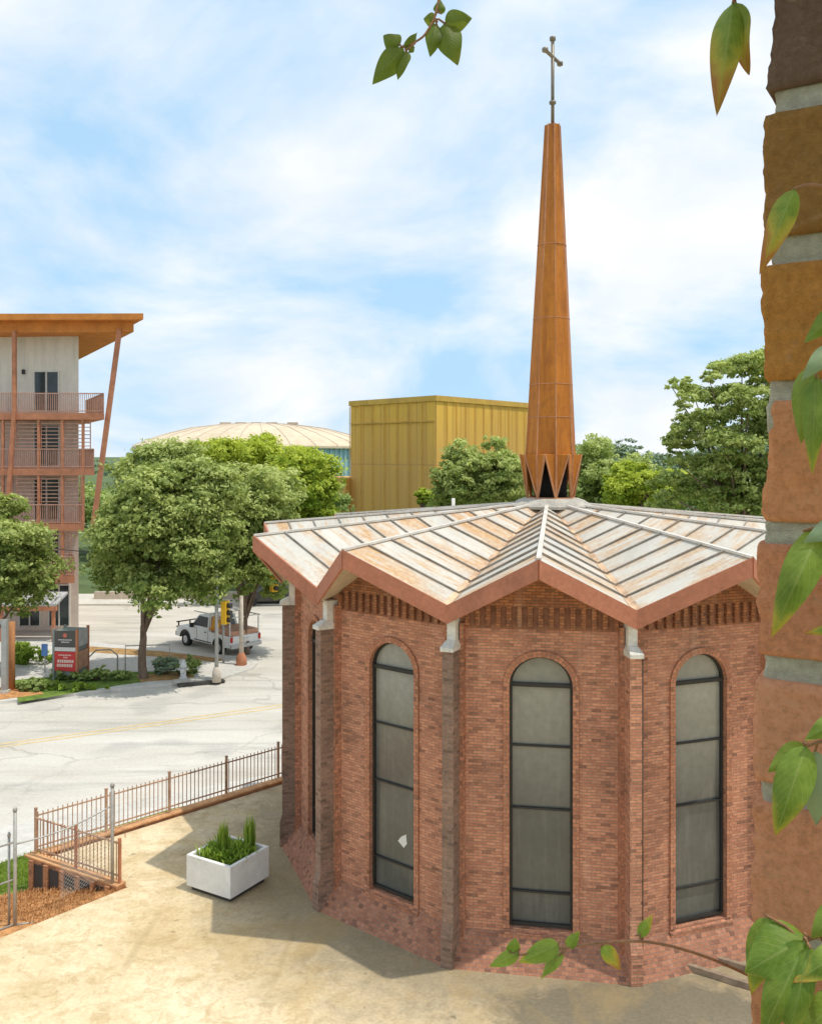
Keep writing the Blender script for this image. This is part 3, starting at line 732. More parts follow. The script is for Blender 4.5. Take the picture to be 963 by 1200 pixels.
# buttresses at the corners
BW=.22
for k in range(-5,7):
    kk=k+.5; a=R(PHI+30*kk); n=Vector((-math.sin(a),-math.cos(a),0)); t=Vector((math.cos(a),-math.sin(a),0))
    Pt=lambda u,z,r: n*r+t*u+Vector((0,0,z))
    m=MB(); hw=BW/2; r0,r1=RW-.12,6.46
    prof=[(r0,0),(r1+.02,0),(r1+.02,.55),(r1-.04,.75),(r1-.04,5.72),(r0,5.72)]
    m.extrude([Pt(-hw,z,r) for r,z in prof],t*BW)
    bt=m.build('buttress',M['brick'] if k not in(0,1,2) else M['brick_dark'],chapel,bevel=.006)
    m=MB()                                     # thin return strips where buttress meets wall
    for s_ in(-1,1): m.extrude([Pt(s_*(hw+.035)-.035,0.0,RW-.15),Pt(s_*(hw+.035)-.035,0,RW+.10),Pt(s_*(hw+.035)-.035,6.2,RW+.10),Pt(s_*(hw+.035)-.035,6.2,RW-.15)],t*.07)
    m.build('return_strip',M['brick_arch'],bt)
    m=MB(); cw=hw+.018
    a0=[(-cw,r0+.1),(cw,r0+.1),(cw,r1+.02),(-cw,r1+.02)]
    lo=[Pt(u,5.722,r) for u,r in a0]; mi=[Pt(u,5.80,r) for u,r in a0]
    hi=[Pt(u*.7,5.90,r0+.1 if r<r1 else r1-.16) for u,r in a0]
    m.face(lo[::-1]); m.face(hi)
    for q0,q1 in((lo,mi),(mi,hi)):
        for i in range(4): j=(i+1)%4; m.face([q0[i],q0[j],q1[j],q1[i]])
    for u0,u1 in((-.085,.085),): m.extrude([Pt(u0,5.895,r0+.1),Pt(u0,5.895,r1-.2),Pt(u0,6.30,r1-.2),Pt(u0,6.30,r0+.1)],t*(u1-u0))
    m.build('cap',M['cap'],bt,bevel=.01)
    if k==-1:
        m=MB(); m.tube([Pt(hw+.035,.5,r1-.14),Pt(hw+.035,5.7,r1-.14)],.018,8); m.build('downpipe',M['black_metal'],bt)
# folded roof
rm=MB(); sm=MB(); rc=MB(); vm=MB(); fm=MB(); so_=MB()
apex=Vector((0,0,ZA)); TH=.34
for k in range(-5,7):
    P=pol(RPk,k,ZPk)
    for s_ in(-.5,.5):
        V=pol(RVa,k+s_,ZVa)
        tri=[apex,V,P] if s_<0 else [apex,P,V]
        nn=(tri[1]-tri[0]).cross(tri[2]-tri[0])
        if nn.z<0: tri=tri[::-1]; nn=-nn
        nn.normalize()
        U_=(V-P).normalized(); W_=nn.cross(U_)*(1 if s_>0 else -1); ro=random.uniform(0,60)
        rm.face(tri,[((q-P).dot(U_)+ro,(q-P).dot(W_)+ro*0) for q in tri])
        for i in range(1,11):
            f=1-i*.088+random.uniform(-.006,.006)
            a_,b_=apex.lerp(P,f),apex.lerp(V,f)
            sm.bar(a_+nn*.022,b_+nn*.018,.022,.040,up=nn)
        e=(V-P); 
        # fascia board hangs from the eave
        hor=Vector((e.x,e.y,0)).normalized(); outn=Vector((hor.y,-hor.x,0))
        if outn.dot(P)<0: outn=-outn
        fm.extrude([P+Vector((0,0,.018))+outn*.03,V+Vector((0,0,.018))+outn*.03,V+Vector((0,0,-TH+.02))+outn*.03,P+Vector((0,0,-TH+.02))+outn*.03],-outn*.045)
        dn=Vector((0,0,-TH+.06)); so_.face([q+dn for q in tri][::-1])
        vn=Vector((hor.y,-hor.x,0))
        m_=apex.lerp(V,.06); w_=.10
        side=(P-V); side=(side-(V-apex).normalized()*side.dot((V-apex).normalized())).normalized()
        vm.face([m_+nn*.008,V+nn*.008,V+side*w_+nn*.008,m_+side*w_*.4+nn*.008] if s_>0 else [m_+nn*.008,m_+side*w_*.4+nn*.008,V+side*w_+nn*.008,V+nn*.008])
    rc.bar(apex+Vector((0,0,.03)),P+Vector((0,0,.022)),.085,.045)
roof=rm.build('roof',M['roof'],chapel); sm.build('roof_seam',M['seam'],roof); rc.build('ridge_cap',M['ridge'],roof); vm.build('valley_flashing',M['valley'],roof)
fm.build('fascia',M['fascia'],chapel); so_.build('soffit',M['soffit'],chapel)
m=MB(); vp=at(531,586,26)-C; m.tube([vp+Vector((0,0,-.7)),vp+Vector((0,0,.05))],.05,8); m.build('vent_pipe',M['white_frame'],roof)
# spire
SR=R(4.0); 
def sp(r,i,z): a=SR+R(45)*i; return Vector((.075+r*math.sin(a)+.05*max(0,(z-9.3)/8.04),-r*math.cos(a),z))
ZB,ZF,ZTOP=8.24,9.30,17.34
m=MB(); m.lathe([(1.02,8.0),(1.02,8.06),(.80,8.19),(.66,8.235)],16,(.075,0,0),smooth=False); m.build('spire_kerb',M['flashing_grey'],chapel)
m=MB()
lev=[(ZF,.60),(11.2,.525),(13.2,.42),(15.2,.300),(ZTOP,.178)]
for (z0,r0),(z1,r1) in zip(lev,lev[1:]):
    for i in range(8):
        # each facet is folded gently inwards along its middle
        a0,b0=sp(r0,i,z0),sp(r0,i+1,z0); a1,b1=sp(r1,i,z1),sp(r1,i+1,z1)
        m.face([a0,b0,b1,a1])
m.face([sp(.178,i,ZTOP) for i in range(8)])
spire=m.build('spire',M['spire'],chapel)
m=MB()
for i in range(8):
    tip_l=sp(.745,i-.5,ZF-.02); tip_r=sp(.745,i+.5,ZF-.02); bot=sp(.57,i,ZB-.03); top=sp(.605,i,ZF)
    for tip in(tip_l,tip_r):
        ctr=(bot+top+tip)/3; nrm=(top-bot).cross(tip-bot).normalized()
        if nrm.dot(Vector((ctr.x,ctr.y,0)))<0: nrm=-nrm
        m.extrude([bot,top,tip],-nrm*.03)
    m.face([top,sp(.745,i+.5,ZF-.02),sp(.605,i+1,ZF)])
m.build('fin',M['spire'],spire)
m=MB()
for i in range(8):
    m.bar(sp(.575,i,ZB-.02),sp(.615,i,ZF),.05,.05); m.bar(sp(.605,i,ZF),sp(.183,i,ZTOP),.032,.032)
    m.bar(sp(.575,i,ZB-.02),sp(.75,i+.5,ZF),.035,.035); m.bar(sp(.575,i,ZB-.02),sp(.75,i-.5,ZF),.035,.035)
    m.bar(sp(.575,i,ZB-.01),sp(.575,i+1,ZB-.01),.06,.06)
for z,r_ in((10.2,.566),(11.0,.534),(12.6,.452),(14.4,.358)):
    for i in range(8): m.bar(sp(r_+.002,i,z),sp(r_+.002,i+1,z),.012,.022)
m.build('spire_trim',M['spire_trim'],spire)
m=MB(); m.lathe([(.40,ZB-.04),(.40,ZF-.05)],12,(.075,0,0)); m.build('interior_shade',M['dark'],spire)  # black core painted as the unlit interior behind the openings
m=MB(); tp=Vector((.125,0,ZTOP)); ct=tp+Vector((0,0,1.68))
m.tube([tp-Vector((0,0,.05)),tp+Vector((0,0,2.12))],.042,10)
ad=Vector((.48,.78,0)).normalized()*.46; m.tube([ct-ad,ct+ad],.045,8)
for q in(ct-ad,ct+ad,tp+Vector((0,0,2.12))):
    m.lathe([(.01,-.075),(.075,-.04),(.075,.04),(.01,.075)],10,q)
m.lathe([(.045,-.05),(.085,-.03),(.085,.03),(.045,.05)],10,tp+Vector((0,0,.56)))
m.build('cross',M['cross'],spire)

# ------------------------------------------------------------------ apartment block at left
AB=Vector((-17.0,51.3,ROAD)); apt=empty('apartment_block',AB)
tag(apt,'pale apartment block with rust steel balconies and an orange flat roof at left','building')
def lo_(x,y,z): return Vector((x,y,z))-AB
wallpoly=[(-19.2,53.3),(-26.2,69),(-46,69),(-46,53.3)][::-1]
m=MB(); m.prism([(x-AB.x,y-AB.y) for x,y in wallpoly][::1],11.6-AB.z,17.0-AB.z,bottom=False,top=False); m.build('upper_wall',M['render'],apt)
m=MB(); m.prism([(x-AB.x,y-AB.y) for x,y in wallpoly],0,11.6-AB.z,bottom=False); m.build('lower_wall',M['render_low'],apt)
rp=[(-46,49.2),(-14.85,51.2),(-25.4,69.5),(-46,69.5)]
def zr(x,y): return 17.12+(x+14.85)*.012
m=MB(); m.extrude([lo_(x,y,zr(x,y)-.34) for x,y in rp],(0,0,.34)); rf=m.build('roof',M['orange_roof'],apt)
m=MB(); ip=[(-45.5,49.9),(-15.55,51.75),(-25.2,68.5),(-45.5,68.5)]
m.extrude([lo_(x,y,zr(x,y)-.95) for x,y in ip],(0,0,.608)); m.build('eave_board',M['orange_roof'],rf)
fl=[11.6,8.5,5.4,2.5]
bpoly=[(-46,51.3),(-17.05,51.3),(-21.6,60.5),(-46,60.5)]
for i,z in enumerate(fl):
    x1=-17.05-.55*i; 
    P=[(-46,51.3),(x1,51.3),(x1-4.3,60.0),(-46,60.0)]
    m=MB(); m.prism([(x-AB.x,y-AB.y) for x,y in P],z-.38-AB.z,z-AB.z); m.build('balcony_slab',M['rust_steel'],apt)
    m=MB(); rl=MB()
    # railing: top rail, bottom rail, close pickets along the front and the return
    def run(p,q,sp_):
        p=Vector(p);q=Vector(q);n=int((q-p).length/sp_)
        for j in range(n+1):
            c=p.lerp(q,j/n); m.box(c+Vector((0,0,.54)),(.030,.030,1.04))
        m.bar(p+Vector((0,0,1.08)),q+Vector((0,0,1.08)),.06,.06); m.bar(p+Vector((0,0,.1)),q+Vector((0,0,.1)),.04,.05)
    run(lo_(-30,51.36,z),lo_(x1-.05,51.36,z),.105); run(lo_(x1-.08,51.4,z),lo_(x1-3.6,58.6,z),.16)
    m.build('railing',M['rail_pink'],apt)
    if i>0:
        m=MB(); zt_=fl[i-1]-.4; 
        for px in(-24,3,45,73,97,109): 
            X=(px-481.5)/F*51.3
            if X<x1-.1: m=MB(); m.box(lo_(X,51.4,(z+zt_)/2),(.13,.13,zt_-z)); m.build('post',M['rust_steel'],apt)
        for (xa,xb) in((-19.4,x1-.25),(-20.65,-19.5),(-22.0,-20.75),(-23.6,-22.15)):
            zz=z+1.25; m=MB(); m.box(lo_(xa+.03,51.47,(z+zt_)/2+.5),(.05,.04,zt_-z-1.1)); m.box(lo_(xb-.03,51.47,(z+zt_)/2+.5),(.05,.04,zt_-z-1.1))
            while zz<zt_-.05: m.box(lo_((xa+xb)/2,51.45,zz),(xb-xa,.04,.045)); zz+=.21
            m.build('louvre_screen',M['rail_pink'],apt)
# slanted columns
m=MB(); m.bar(lo_(-16.33,51.7,16.3),lo_(-17.72,51.45,5.2),.24,.24,up=(0,1,0)); m.build('column',M['rust_steel'],apt)
m=MB(); m.bar(lo_(-22.05,51.3,16.15),lo_(-22.05,51.3,11.6),.2,.2,up=(0,1,0)); m.bar(lo_(-22.05,51.28,11.6),lo_(-22.9,51.28,ROAD),.2,.2,up=(0,1,0)); m.build('column',M['rust_steel'],apt)
# windows: patio doors on every floor
for i,z in enumerate(fl):
    for X0 in(-21.75,-27.5):
        zt_=z+2.45; wd=1.45 if i else 1.42
        m=MB()
        for s_ in range(2): m.box(lo_(X0+.02+wd*(s_+.5)/2,53.27,(z+.15+zt_)/2),(wd/2-.09,.04,zt_-z-.2))
        wn_=m.build('window',M['win_dark'],apt)
        m=MB(); m.box(lo_(X0+wd/2,53.26,zt_+.03),(wd+.12,.12,.07)); 
        for s_ in(0,.5,1): m.box(lo_(X0+wd*s_,53.26,(z+zt_)/2),(.07,.12,zt_-z-.01))
        m.build('frame',M['white_frame'],wn_)
for X0 in(-22.6,-20.9,-26.5):
    m=MB(); m.box(lo_(X0+.6,53.27,.55),(1.15,.04,2.3)); wn_=m.build('window',M['win_dark'],apt)
    m=MB()
    for x in(0,.6,1.2): m.box(lo_(X0+x,53.26,.55),(.07,.12,2.42))
    m.box(lo_(X0+.6,53.26,1.75),(1.27,.11,.08)); m.build('frame',M['white_frame'],wn_)
# wall lamp and table on the balcony, canopy over the entry
m=MB(); m.box(lo_(-22.35,53.2,14.05),(.12,.2,.26)); m.build('wall_lamp',M['black_metal'],apt)
m=MB(); m.extrude([lo_(-26,51.1,1.55),lo_(-19.0,51.1,1.55),lo_(-19.0,49.4,1.15),lo_(-26,49.4,1.15)],(0,0,.12)); 
for j in range(14): m.box(lo_(-25.7+j*.5,50.25,1.52),(.06,1.7,.05))
cn=m.build('canopy',M['canopy_grey'],apt)
m=MB()
for X in(-25.5,-22,-19.2): m.box(lo_(X,49.55,.15),(.16,.16,2.1))
m.bar(lo_(-26,49.5,1.02),lo_(-19,49.5,1.02),.2,.26); m.build('canopy_post',M['rust_steel'],cn)

# ------------------------------------------------------------------ retaining wall, fences
fa=Vector((A.x,A.y,0)); 
rw=empty('retaining_wall',fa); tag(rw,'low brick retaining wall topped by an orange kerb, turning the corner by the pine straw slope','wall')
def strip(m,p,q,z0,z1,th,z0b=None):
    p=Vector((p[0],p[1]));q=Vector((q[0],q[1])); d=(q-p).normalized(); n=Vector((-d.y,d.x))*th/2; z0b=z0 if z0b is None else z0b
    a=[Vector((*(p-n),z0))-fa,Vector((*(q-n),z0b))-fa,Vector((*(q-n),z1))-fa,Vector((*(p-n),z1))-fa]
    m.extrude(a,(2*n.x,2*n.y,0))
m=MB(); strip(m,A,W1,-.85,.05,.24); strip(m,A+fd*.13,Bx,-.85,.048,.24); m.build('wall_body',M['brick_kerb'],rw)
m=MB(); strip(m,A-(W1-A).normalized()*.17,W1,.052,.10,.26); strip(m,A+fd*.18,Bx,.052,.098,.28); m.build('coping',M['coping'],rw,bevel=.01)
m=MB(); dW=(W1-A).normalized(); nW=Vector((dW.y,-dW.x))
if nW.y>0: nW=-nW
for t_ in(.12,.62,1.15,1.65,2.15,2.6):
    p=A+dW*t_+nW*.15; m.box(Vector((p.x,p.y,-.40))-fa,(.12,.07,.88),math.atan2(dW.y,dW.x))
m.build('pier',M['brick_kerb'],rw)
m=MB()
for t_ in(.37,.88,1.4,1.9,2.4):
    p=A+dW*t_+nW*.125; m.box(Vector((p.x,p.y,-.42))-fa,(.36,.02,.78),math.atan2(dW.y,dW.x))
m.build('dark_panel',M['iron'],rw)
# picket fence on the wall
pf=empty('picket_fence',fa); tag(pf,'rusty thin picket fence along the plaza edge between the chapel and the wall corner','fence')
zc=.13; L_=(Bx-A).length; m=MB(); pm_=MB()
for i in range(int(L_/.118)):
    p=A+fd*(.1+i*.118); m.box(Vector((p.x,p.y,zc+.47))-fa,(.017,.017,.90),math.atan2(fd.y,fd.x))
m.build('picket',M['picket'],pf)
m=MB()
for z in(.12,.84): 
    p,q=A+fd*.05,Bx; m.bar(Vector((p.x,p.y,zc+z))-fa,Vector((q.x,q.y,zc+z))-fa,.028,.03)
m.build('rail',M['picket'],pf)
t_=0.05
while t_<L_:
    p=A+fd*t_; m=MB(); m.box(Vector((p.x,p.y,zc+.5))-fa,(.055,.055,.98),math.atan2(fd.y,fd.x)); m.box(Vector((p.x,p.y,zc+1.015))-fa,(.065,.065,.03),math.atan2(fd.y,fd.x)); m.build('post',M['picket'],pf); t_+=1.72
# the fence turns the corner along the return wall
dR=(W1-A); LR=dR.length; dR=dR/LR; m=MB()
for i in range(1,int(LR/.118)):
    p=A+dR*(i*.118); m.box(Vector((p.x,p.y,zc+.44))-fa,(.017,.017,.84),math.atan2(dR.y,dR.x))
m.build('picket',M['picket'],pf)
m=MB()
for z in(.12,.82): p,q=A+dR*.05,W1; m.bar(Vector((p.x,p.y,zc+z))-fa,Vector((q.x,q.y,zc+z))-fa,.028,.03)
m.build('rail',M['picket'],pf)
for t_ in(LR*.5,LR-.05):
    p=A+dR*t_; m=MB(); m.box(Vector((p.x,p.y,zc+.46))-fa,(.055,.055,.94),math.atan2(dR.y,dR.x)); m.build('post',M['rust_steel'],pf)
# galvanised chain link fence remains
p1=gp(18,1085,-.06); p3=gp(132,1034,.12); p0=p1+(p1-p3)*1.15; p0.z=-.3; p2=gp(11,1083,-.06)
cl=empty('chain_link_fence',p1); tag(cl,'broken chain link fence of grey galvanised pipes at the lower left plaza edge','fence')
def gpost(p,h,r=.035):
    m=MB(); m.tube([p-p1,p-p1+Vector((0,0,h))],r,10); m.lathe([(r*1.25,0),(r*1.3,.04),(r*.4,.09)],10,p-p1+Vector((0,0,h))); m.build('post',M['galv'],cl)
gpost(p1,2.28); gpost(p3,2.05,.037); gpost(p2,1.75,.026); gpost(p0,2.2)
m=MB(); sag=[p1.lerp(p3,t)-p1+Vector((0,0,1.62-.10*math.sin(math.pi*t)+.03*t)) for t in np.linspace(0,1,9)]
m.tube(sag,.017,6)
for z in(.03,.92,1.66): m.tube([p0-p1+Vector((0,0,z+.2)),Vector((-.02,0,z))],.019,6)
m.tube([p1-p1+Vector((0,0,.02)),p1-p1+Vector((.35,.1,.02))],.02,6)
m.build('rail',M['galv'],cl)
m=MB(); # leaning wire panel near the right post
d_=(p3-p1); L3=d_.length; d_.normalize(); u0,u1=L3-1.15,L3-.04
def wp(u,z): return d_*u+Vector((0,0,z+.1*(u/L3)))
n_=14; hh=1.35
for i in range(-n_,n_+1):
    for s_ in(1,-1):
        a0=u0+(u1-u0)*i/n_; 
        ua,ub=a0,a0+s_*hh; 
        za,zb=.1,.1+hh
        # clip to the panel
        def cl_(u): return (za+(u-ua)/(ub-ua)*(zb-za))
        lo2,hi2=max(min(ua,ub),u0),min(max(ua,ub),u1)
        if hi2-lo2>.04: m.tube([wp(lo2,cl_(lo2)),wp(hi2,cl_(hi2))],.004,3,cap=False)
m.build('wire_mesh',M['galv'],cl)
m=MB(); m.tube([wp(u1+.02,.95),wp(u1+.22,1.0),wp(u1+.33,.9),wp(u1+.34,.72)],.008,5); m.build('loose_wire',M['rust_steel'],cl)

# ------------------------------------------------------------------ planter with plants
pb=gp(270,1060,0); l1=gp(226,1037,0)-pb; r1=gp(319,1030,0)-pb; ang=math.atan2(r1.y,r1.x); S_=1.24
ux=Vector((math.cos(ang),math.sin(ang),0)); uy=Vector((-ux.y,ux.x,0)); pc=pb+ux*S_/2+uy*S_/2
pt=empty('planter',pc,ang); tag(pt,'square white concrete planter box on the plaza left of the chapel','planter')
m=MB(); h0,h1=.10,.76; s=S_/2; t=.085
out=[(-s,-s),(s,-s),(s,s),(-s,s)]; inn=[(x*(1-t/s),y*(1-t/s)) for x,y in out]
for i in range(4):
    j=(i+1)%4
    m.face([(*out[i],h0),(*out[j],h0),(*out[j],h1),(*out[i],h1)]); m.face([(*out[i],h1),(*out[j],h1),(*inn[j],h1),(*inn[i],h1)])
    m.face([(*inn[j],.5),(*inn[i],.5),(*inn[i],h1),(*inn[j],h1)])
m.face([(*p,h0) for p in out[::-1]]); m.build('box',M['planter'],pt,bevel=.012)
m=MB(); m.box((0,0,.05),(S_-.16,S_-.16,.10)); m.build('plinth_base',M['iron'],pt)
m=MB(); m.face([(*p,.62) for p in inn]); m.build('soil',M['soil'],pt)
def blades(name,mat,parent,spots,seed):
    rng=np.random.default_rng(seed); V=[];T=[]
    for (x,y,z,h,n,sp_,wd) in spots:
        for i in range(n):
            a=rng.uniform(0,6.283); d=np.array([math.cos(a),math.sin(a),0]); b0=np.array([x,y,z])+rng.normal(0,sp_*.4,3)*[1,1,0]
            hh=h*rng.uniform(.5,1.05); out_=sp_*rng.uniform(.2,1.0); sd=np.array([-d[1],d[0],0])*wd*rng.uniform(.6,1.3)
            p0,p1_,p2=b0,b0+d*out_*.4+[0,0,hh*.6],b0+d*out_+[0,0,hh*rng.uniform(.75,1)]
            tt=np.clip(rng.normal(.5,.25),0,1)
            V+= [p0-sd,p0+sd,p1_+sd,p1_-sd, p1_-sd,p1_+sd,p2+sd*.15,p2-sd*.15]; T+=[tt*.6]*4+[tt]*4
    return cloud_obj(name,np.array(V),np.array(T),mat,parent)
pp=empty('planter_plants',(pc.x,pc.y,.62),ang); tag(pp,'leafy green plants with two tall feathery spikes growing in the white planter','plant')
rng=np.random.default_rng(5)
sp_=[(rng.uniform(-.38,.38),rng.uniform(-.4,.4),0,rng.uniform(.14,.36),46,.19,.020) for _ in range(38)]
blades('foliage',M['leaf_bright'],pp,sp_,6)
for i,(px,py,hh) in enumerate(((261,985,.78),(293,985,.88))):
    q=at(px,1000,pc.y+.1*(1 if i else -1)+.12)-pc; q=Matrix.Rotation(-ang,3,'Z')@q
    blades('tall_spike',M['leaf_bright'],pp,[(q.x+dx_,q.y+dy_,.02,hh,40,.07,.012) for dx_ in(-.05,.04) for dy_ in(-.04,.04)],8+i)

# ------------------------------------------------------------------ street furniture and cars beyond the road
sg=gp(77,797,GZ); sr=R(-8); sign=empty('information_sign',sg,sr); tag(sign,'boxy street sign with a dark grey upper panel and red lower panel in the verge','sign')
W_,D_=1.10,1.0
m=MB(); m.box((0,D_/2,1.12),(W_-.06,D_-.04,2.12)); m.build('core',M['sign_base'],sign)
for X in(-W_/2,W_/2):
    for Y in(0,D_): 
        m=MB(); m.box((X,Y,1.14),(.10,.10,2.28)); m.build('corner_post',M['rust_steel'] if X>0 else M['sign_base'],sign)
m=MB(); m.box((0,-.012,1.84),(W_-.12,.05,.72)); gp_=m.build('grey_panel',M['sign_grey'],sign)
m=MB()
m.lathe([(.001,0),(.10,0)],18); m2=MB(); 
m2.extrude([Vector((.10*math.cos(a_),-.042,2.0+.10*math.sin(a_))) for a_ in np.linspace(0,2*math.pi,20)[:-1]],(0,.006,0)); m2.build('emblem',M['emblem'],gp_)
m=MB()
for z,wd in((1.80,.62),(1.70,.34)):
    x=-wd/2
    while x<wd/2: ww=random.uniform(.035,.07); m.box((x+ww/2,-.041,z),(ww,.006,.045)); x+=ww+.02
m.build('lettering',M['sign_white'],gp_)
m=MB(); m.box((0,-.010,1.38),(W_-.12,.05,.17)); m.build('white_band',M['sign_white'],sign)
m=MB(); m.box((0,-.014,.84),(W_-.11,.05,.86)); rp2=m.build('red_panel',M['sign_red'],sign)
m=MB()
for z,wd,hh in((1.12,.60,.05),(1.02,.16,.05),(.85,.72,.13),(.66,.76,.13)):
    x=-wd/2
    while x<wd/2-.02: ww=random.uniform(.05,.10); m.box((x+ww/2,-.043,z),(ww,.006,hh)); x+=ww+.022
m.build('lettering',M['sign_pale'],rp2)
m=MB(); m.box((W_/2+.005,D_/2,1.84),(.05,D_-.12,.72)); m.build('side_panel',M['canopy_grey'],sign)
m=MB(); m.box((W_/2+.006,D_/2,.86),(.05,D_-.12,.80)); m.build('side_panel',M['bed_rust'],sign)
bs=empty('blue_notice',gp(53,788,GZ)); tag(bs,'small blue notice on a short post left of the boxy sign','sign')
m=MB(); m.box((0,0,.5),(.05,.05,1.0)); m.build('post',M['pole_grey'],bs); m=MB(); m.box((0,-.04,1.05),(.28,.03,.55)); m.build('panel',M['blue'],bs)
# poles at left
q=gp(6,812,GZ); lp_=empty('street_pole',q); tag(lp_,'grey square steel pole at the left picture edge','pole')
m=MB(); m.box((0,0,1.55),(.22,.22,3.1)); m.box((-.45,0,3.0),(1.1,.2,.18)); m.build('shaft',M['pole_grey'],lp_); m=MB(); m.box((0,0,.06),(.36,.36,.12)); m.build('base_plate',M['kerb'],lp_)
q=gp(14,808,GZ); m=MB(); m.tube([(0,0,0),(0,0,1.6),(.02,0,2.9)],[.15,.14,.13],10); o=m.build('timber_post',M['wood']); o.location=q; tag(o,'brown timber post standing just right of the grey pole','post')
# signal poles
q=gp(254,799,GZ); pg=empty('signal_pole',q); tag(pg,'slim grey metal traffic signal pole at the kerb corner','traffic signal')
m=MB(); m.tube([(0,0,0),(0,0,5.2)],[.09,.07],10); m.build('shaft',M['pole_grey'],pg)
m=MB(); m.lathe([(.20,0),(.20,.35),(.14,.62),(.09,.66)],12); m.build('base',M['pole_concrete'],pg)
def signal(parent,loc,rz):
    m=MB(); m.box((loc[0],loc[1],loc[2]),(.34,.26,1.02),rz); h=m.build('signal_head',M['signal_yellow'],parent,bevel=.02)
    m=MB()
    for k in range(3):
        c=Vector(loc)+Vector((math.sin(rz)*.15,-math.cos(rz)*.15,.32-.32*k)); a_=Vector((math.sin(rz),-math.cos(rz),0))
        m.tube([c-a_*.03,c+a_*.16],.115,12)
    m.build('visor',M['black_metal'],h)
signal(pg,(.36,.1,3.05),R(70)); m=MB(); m.bar((0,0,3.3),(.3,.1,3.3),.05,.05); m.bar((0,0,2.8),(.3,.1,2.8),.05,.05); m.build('bracket',M['pole_grey'],pg)
q=gp(283,779,GZ); pg2=empty('lamp_pole',q); tag(pg2,'pale concrete pole with a brown foot behind the grey signal pole','pole')
m=MB(); m.tube([(0,0,.3),(0,0,3.3)],[.12,.09],10); m.build('shaft',M['pole_concrete'],pg2); m=MB(); m.lathe([(.26,0),(.26,.32),(.16,.52),(.13,.58)],12); m.build('base',M['rust_steel'],pg2)
q=gp(262,777,GZ); m=MB(); m.tube([(0,0,0),(0,0,2.6)],.055,8); m.box((0,0,2.0),(.2,.12,.34)); o=m.build('push_button_post',M['pole_grey']); o.location=q; tag(o,'thin grey pedestrian button post between the two corner poles','post')
hs=at(321,679,46); hg=empty('hanging_signal',hs); tag(hg,'yellow traffic signal hanging on a wire at the roof edge of the chapel','traffic signal')
signal(hg,(0,0,-.1),R(40)); m=MB(); m.tube([(0,0,.4),(0,0,.95)],.03,6); m.tube([(-16,3,1.6),(-8,1.4,1.05),(0,0,.95),(9,-1,1.2),(18,-2,1.8)],.022,5); m.build('span_wire',M['black_metal'],hg)
# hydrant and drain
q=gp(215,795,GZ); hy=empty('fire_hydrant',q); tag(hy,'grey white fire hydrant in front of the shrubs near the drain','hydrant')
m=MB(); m.lathe([(.19,0),(.19,.05),(.13,.07),(.13,.5),(.17,.52),(.17,.57),(.14,.6),(.12,.7),(.06,.78),(.04,.84)],14); m.build('barrel',M['hydrant'],hy)
m=MB(); m.tube([(-.24,0,.42),(.24,0,.42)],.065,10); m.tube([(0,-.26,.38),(0,0,.38)],.085,10); m.build('nozzle',M['hydrant'],hy)
q=gp(236,802,ROAD); sd_=empty('storm_drain',q,R(22)); tag(sd_,'dark storm drain mouth in the kerb below the grey signal pole','drain')
m=MB(); m.box((0,.1,.065),(2.0,.62,.13)); m.build('inlet',M['iron'],sd_); m=MB(); m.box((0,.3,.165),(2.3,.5,.06)); m.build('lid',M['kerb'],sd_)
# pickup
rc_=gp(270,771,ROAD); hd=math.atan2(.70,-.71); 
pk=empty('pickup_truck',rc_,hd); tag(pk,'white pickup truck with ladder bed and orange round cone, stopped on the side street','pickup')
# local: x forward from rear bumper, y to the left side (left side = near -> shift so near rear corner is origin)
Lp,Wp=5.1,1.9
def yy(v): return v-Wp   # near side of the truck lies at y=0 (its left), far side at -Wp
yy=lambda v:-v
def side_prism(m,prof,y0,y1): m.extrude([Vector((x,yy(y0),z)) for x,z in prof],(0,yy(y1)-yy(y0),0))
m=MB(); body=[(.05,.45),(.05,1.02),(1.95,1.05),(1.95,1.10),(3.55,1.10),(3.7,1.06),(4.85,.98),(5.05,.82),(5.08,.45),(4.65,.42),(4.55,.68),(4.3,.82),(4.0,.82),(3.78,.68),(3.68,.42),(1.55,.42),(1.45,.68),(1.2,.82),(.9,.82),(.66,.68),(.58,.42)]
side_prism(m,body,0,Wp); m.build('body',M['white_paint'],pk,bevel=.03)
m=MB(); m.box((1.0,yy(Wp/2),1.16),(1.75,Wp-.3,.20)); m.box((1.0,yy(Wp/2),1.07),(1.8,Wp-.2,.06)); m.build('load',M['bed_rust'],pk)
m=MB()
cab0=[(1.98,1.1),(3.75,1.1)]; cab1=[(2.1,1.78),(3.15,1.78)]
q=[Vector((1.98,yy(.03),1.1)),Vector((3.75,yy(.03),1.1)),Vector((3.75,yy(Wp-.03),1.1)),Vector((1.98,yy(Wp-.03),1.1))]
p=[Vector((2.1,yy(.17),1.78)),Vector((3.1,yy(.17),1.78)),Vector((3.1,yy(Wp-.17),1.78)),Vector((2.1,yy(Wp-.17),1.78))]
m.face(p); 
for i in range(4): j=(i+1)%4; m.face([q[i],q[j],p[j],p[i]])
m.build('cab',M['white_paint'],pk,bevel=.03)
def pane(pts,off): 
    m=MB(); P=[Vector(v) for v in pts]; c=sum(P,Vector())/len(P); n=(P[1]-P[0]).cross(P[2]-P[0]).normalized()
    if n.dot(c-Vector((2.7,yy(Wp/2),1.2)))<0: n=-n
    m.extrude([c+(v-c)*.82+n*.006 for v in P],n*.008); m.build('window',M['glass_car'],pk)
pane([q[0].lerp(p[0],.1),q[1].lerp(p[1],.1),p[1],p[0]],0); pane([q[3],q[2],p[2],p[3]],0); pane([q[1],q[2],p[2],p[1]],0); pane([q[0],q[3],p[3],p[0]],0)
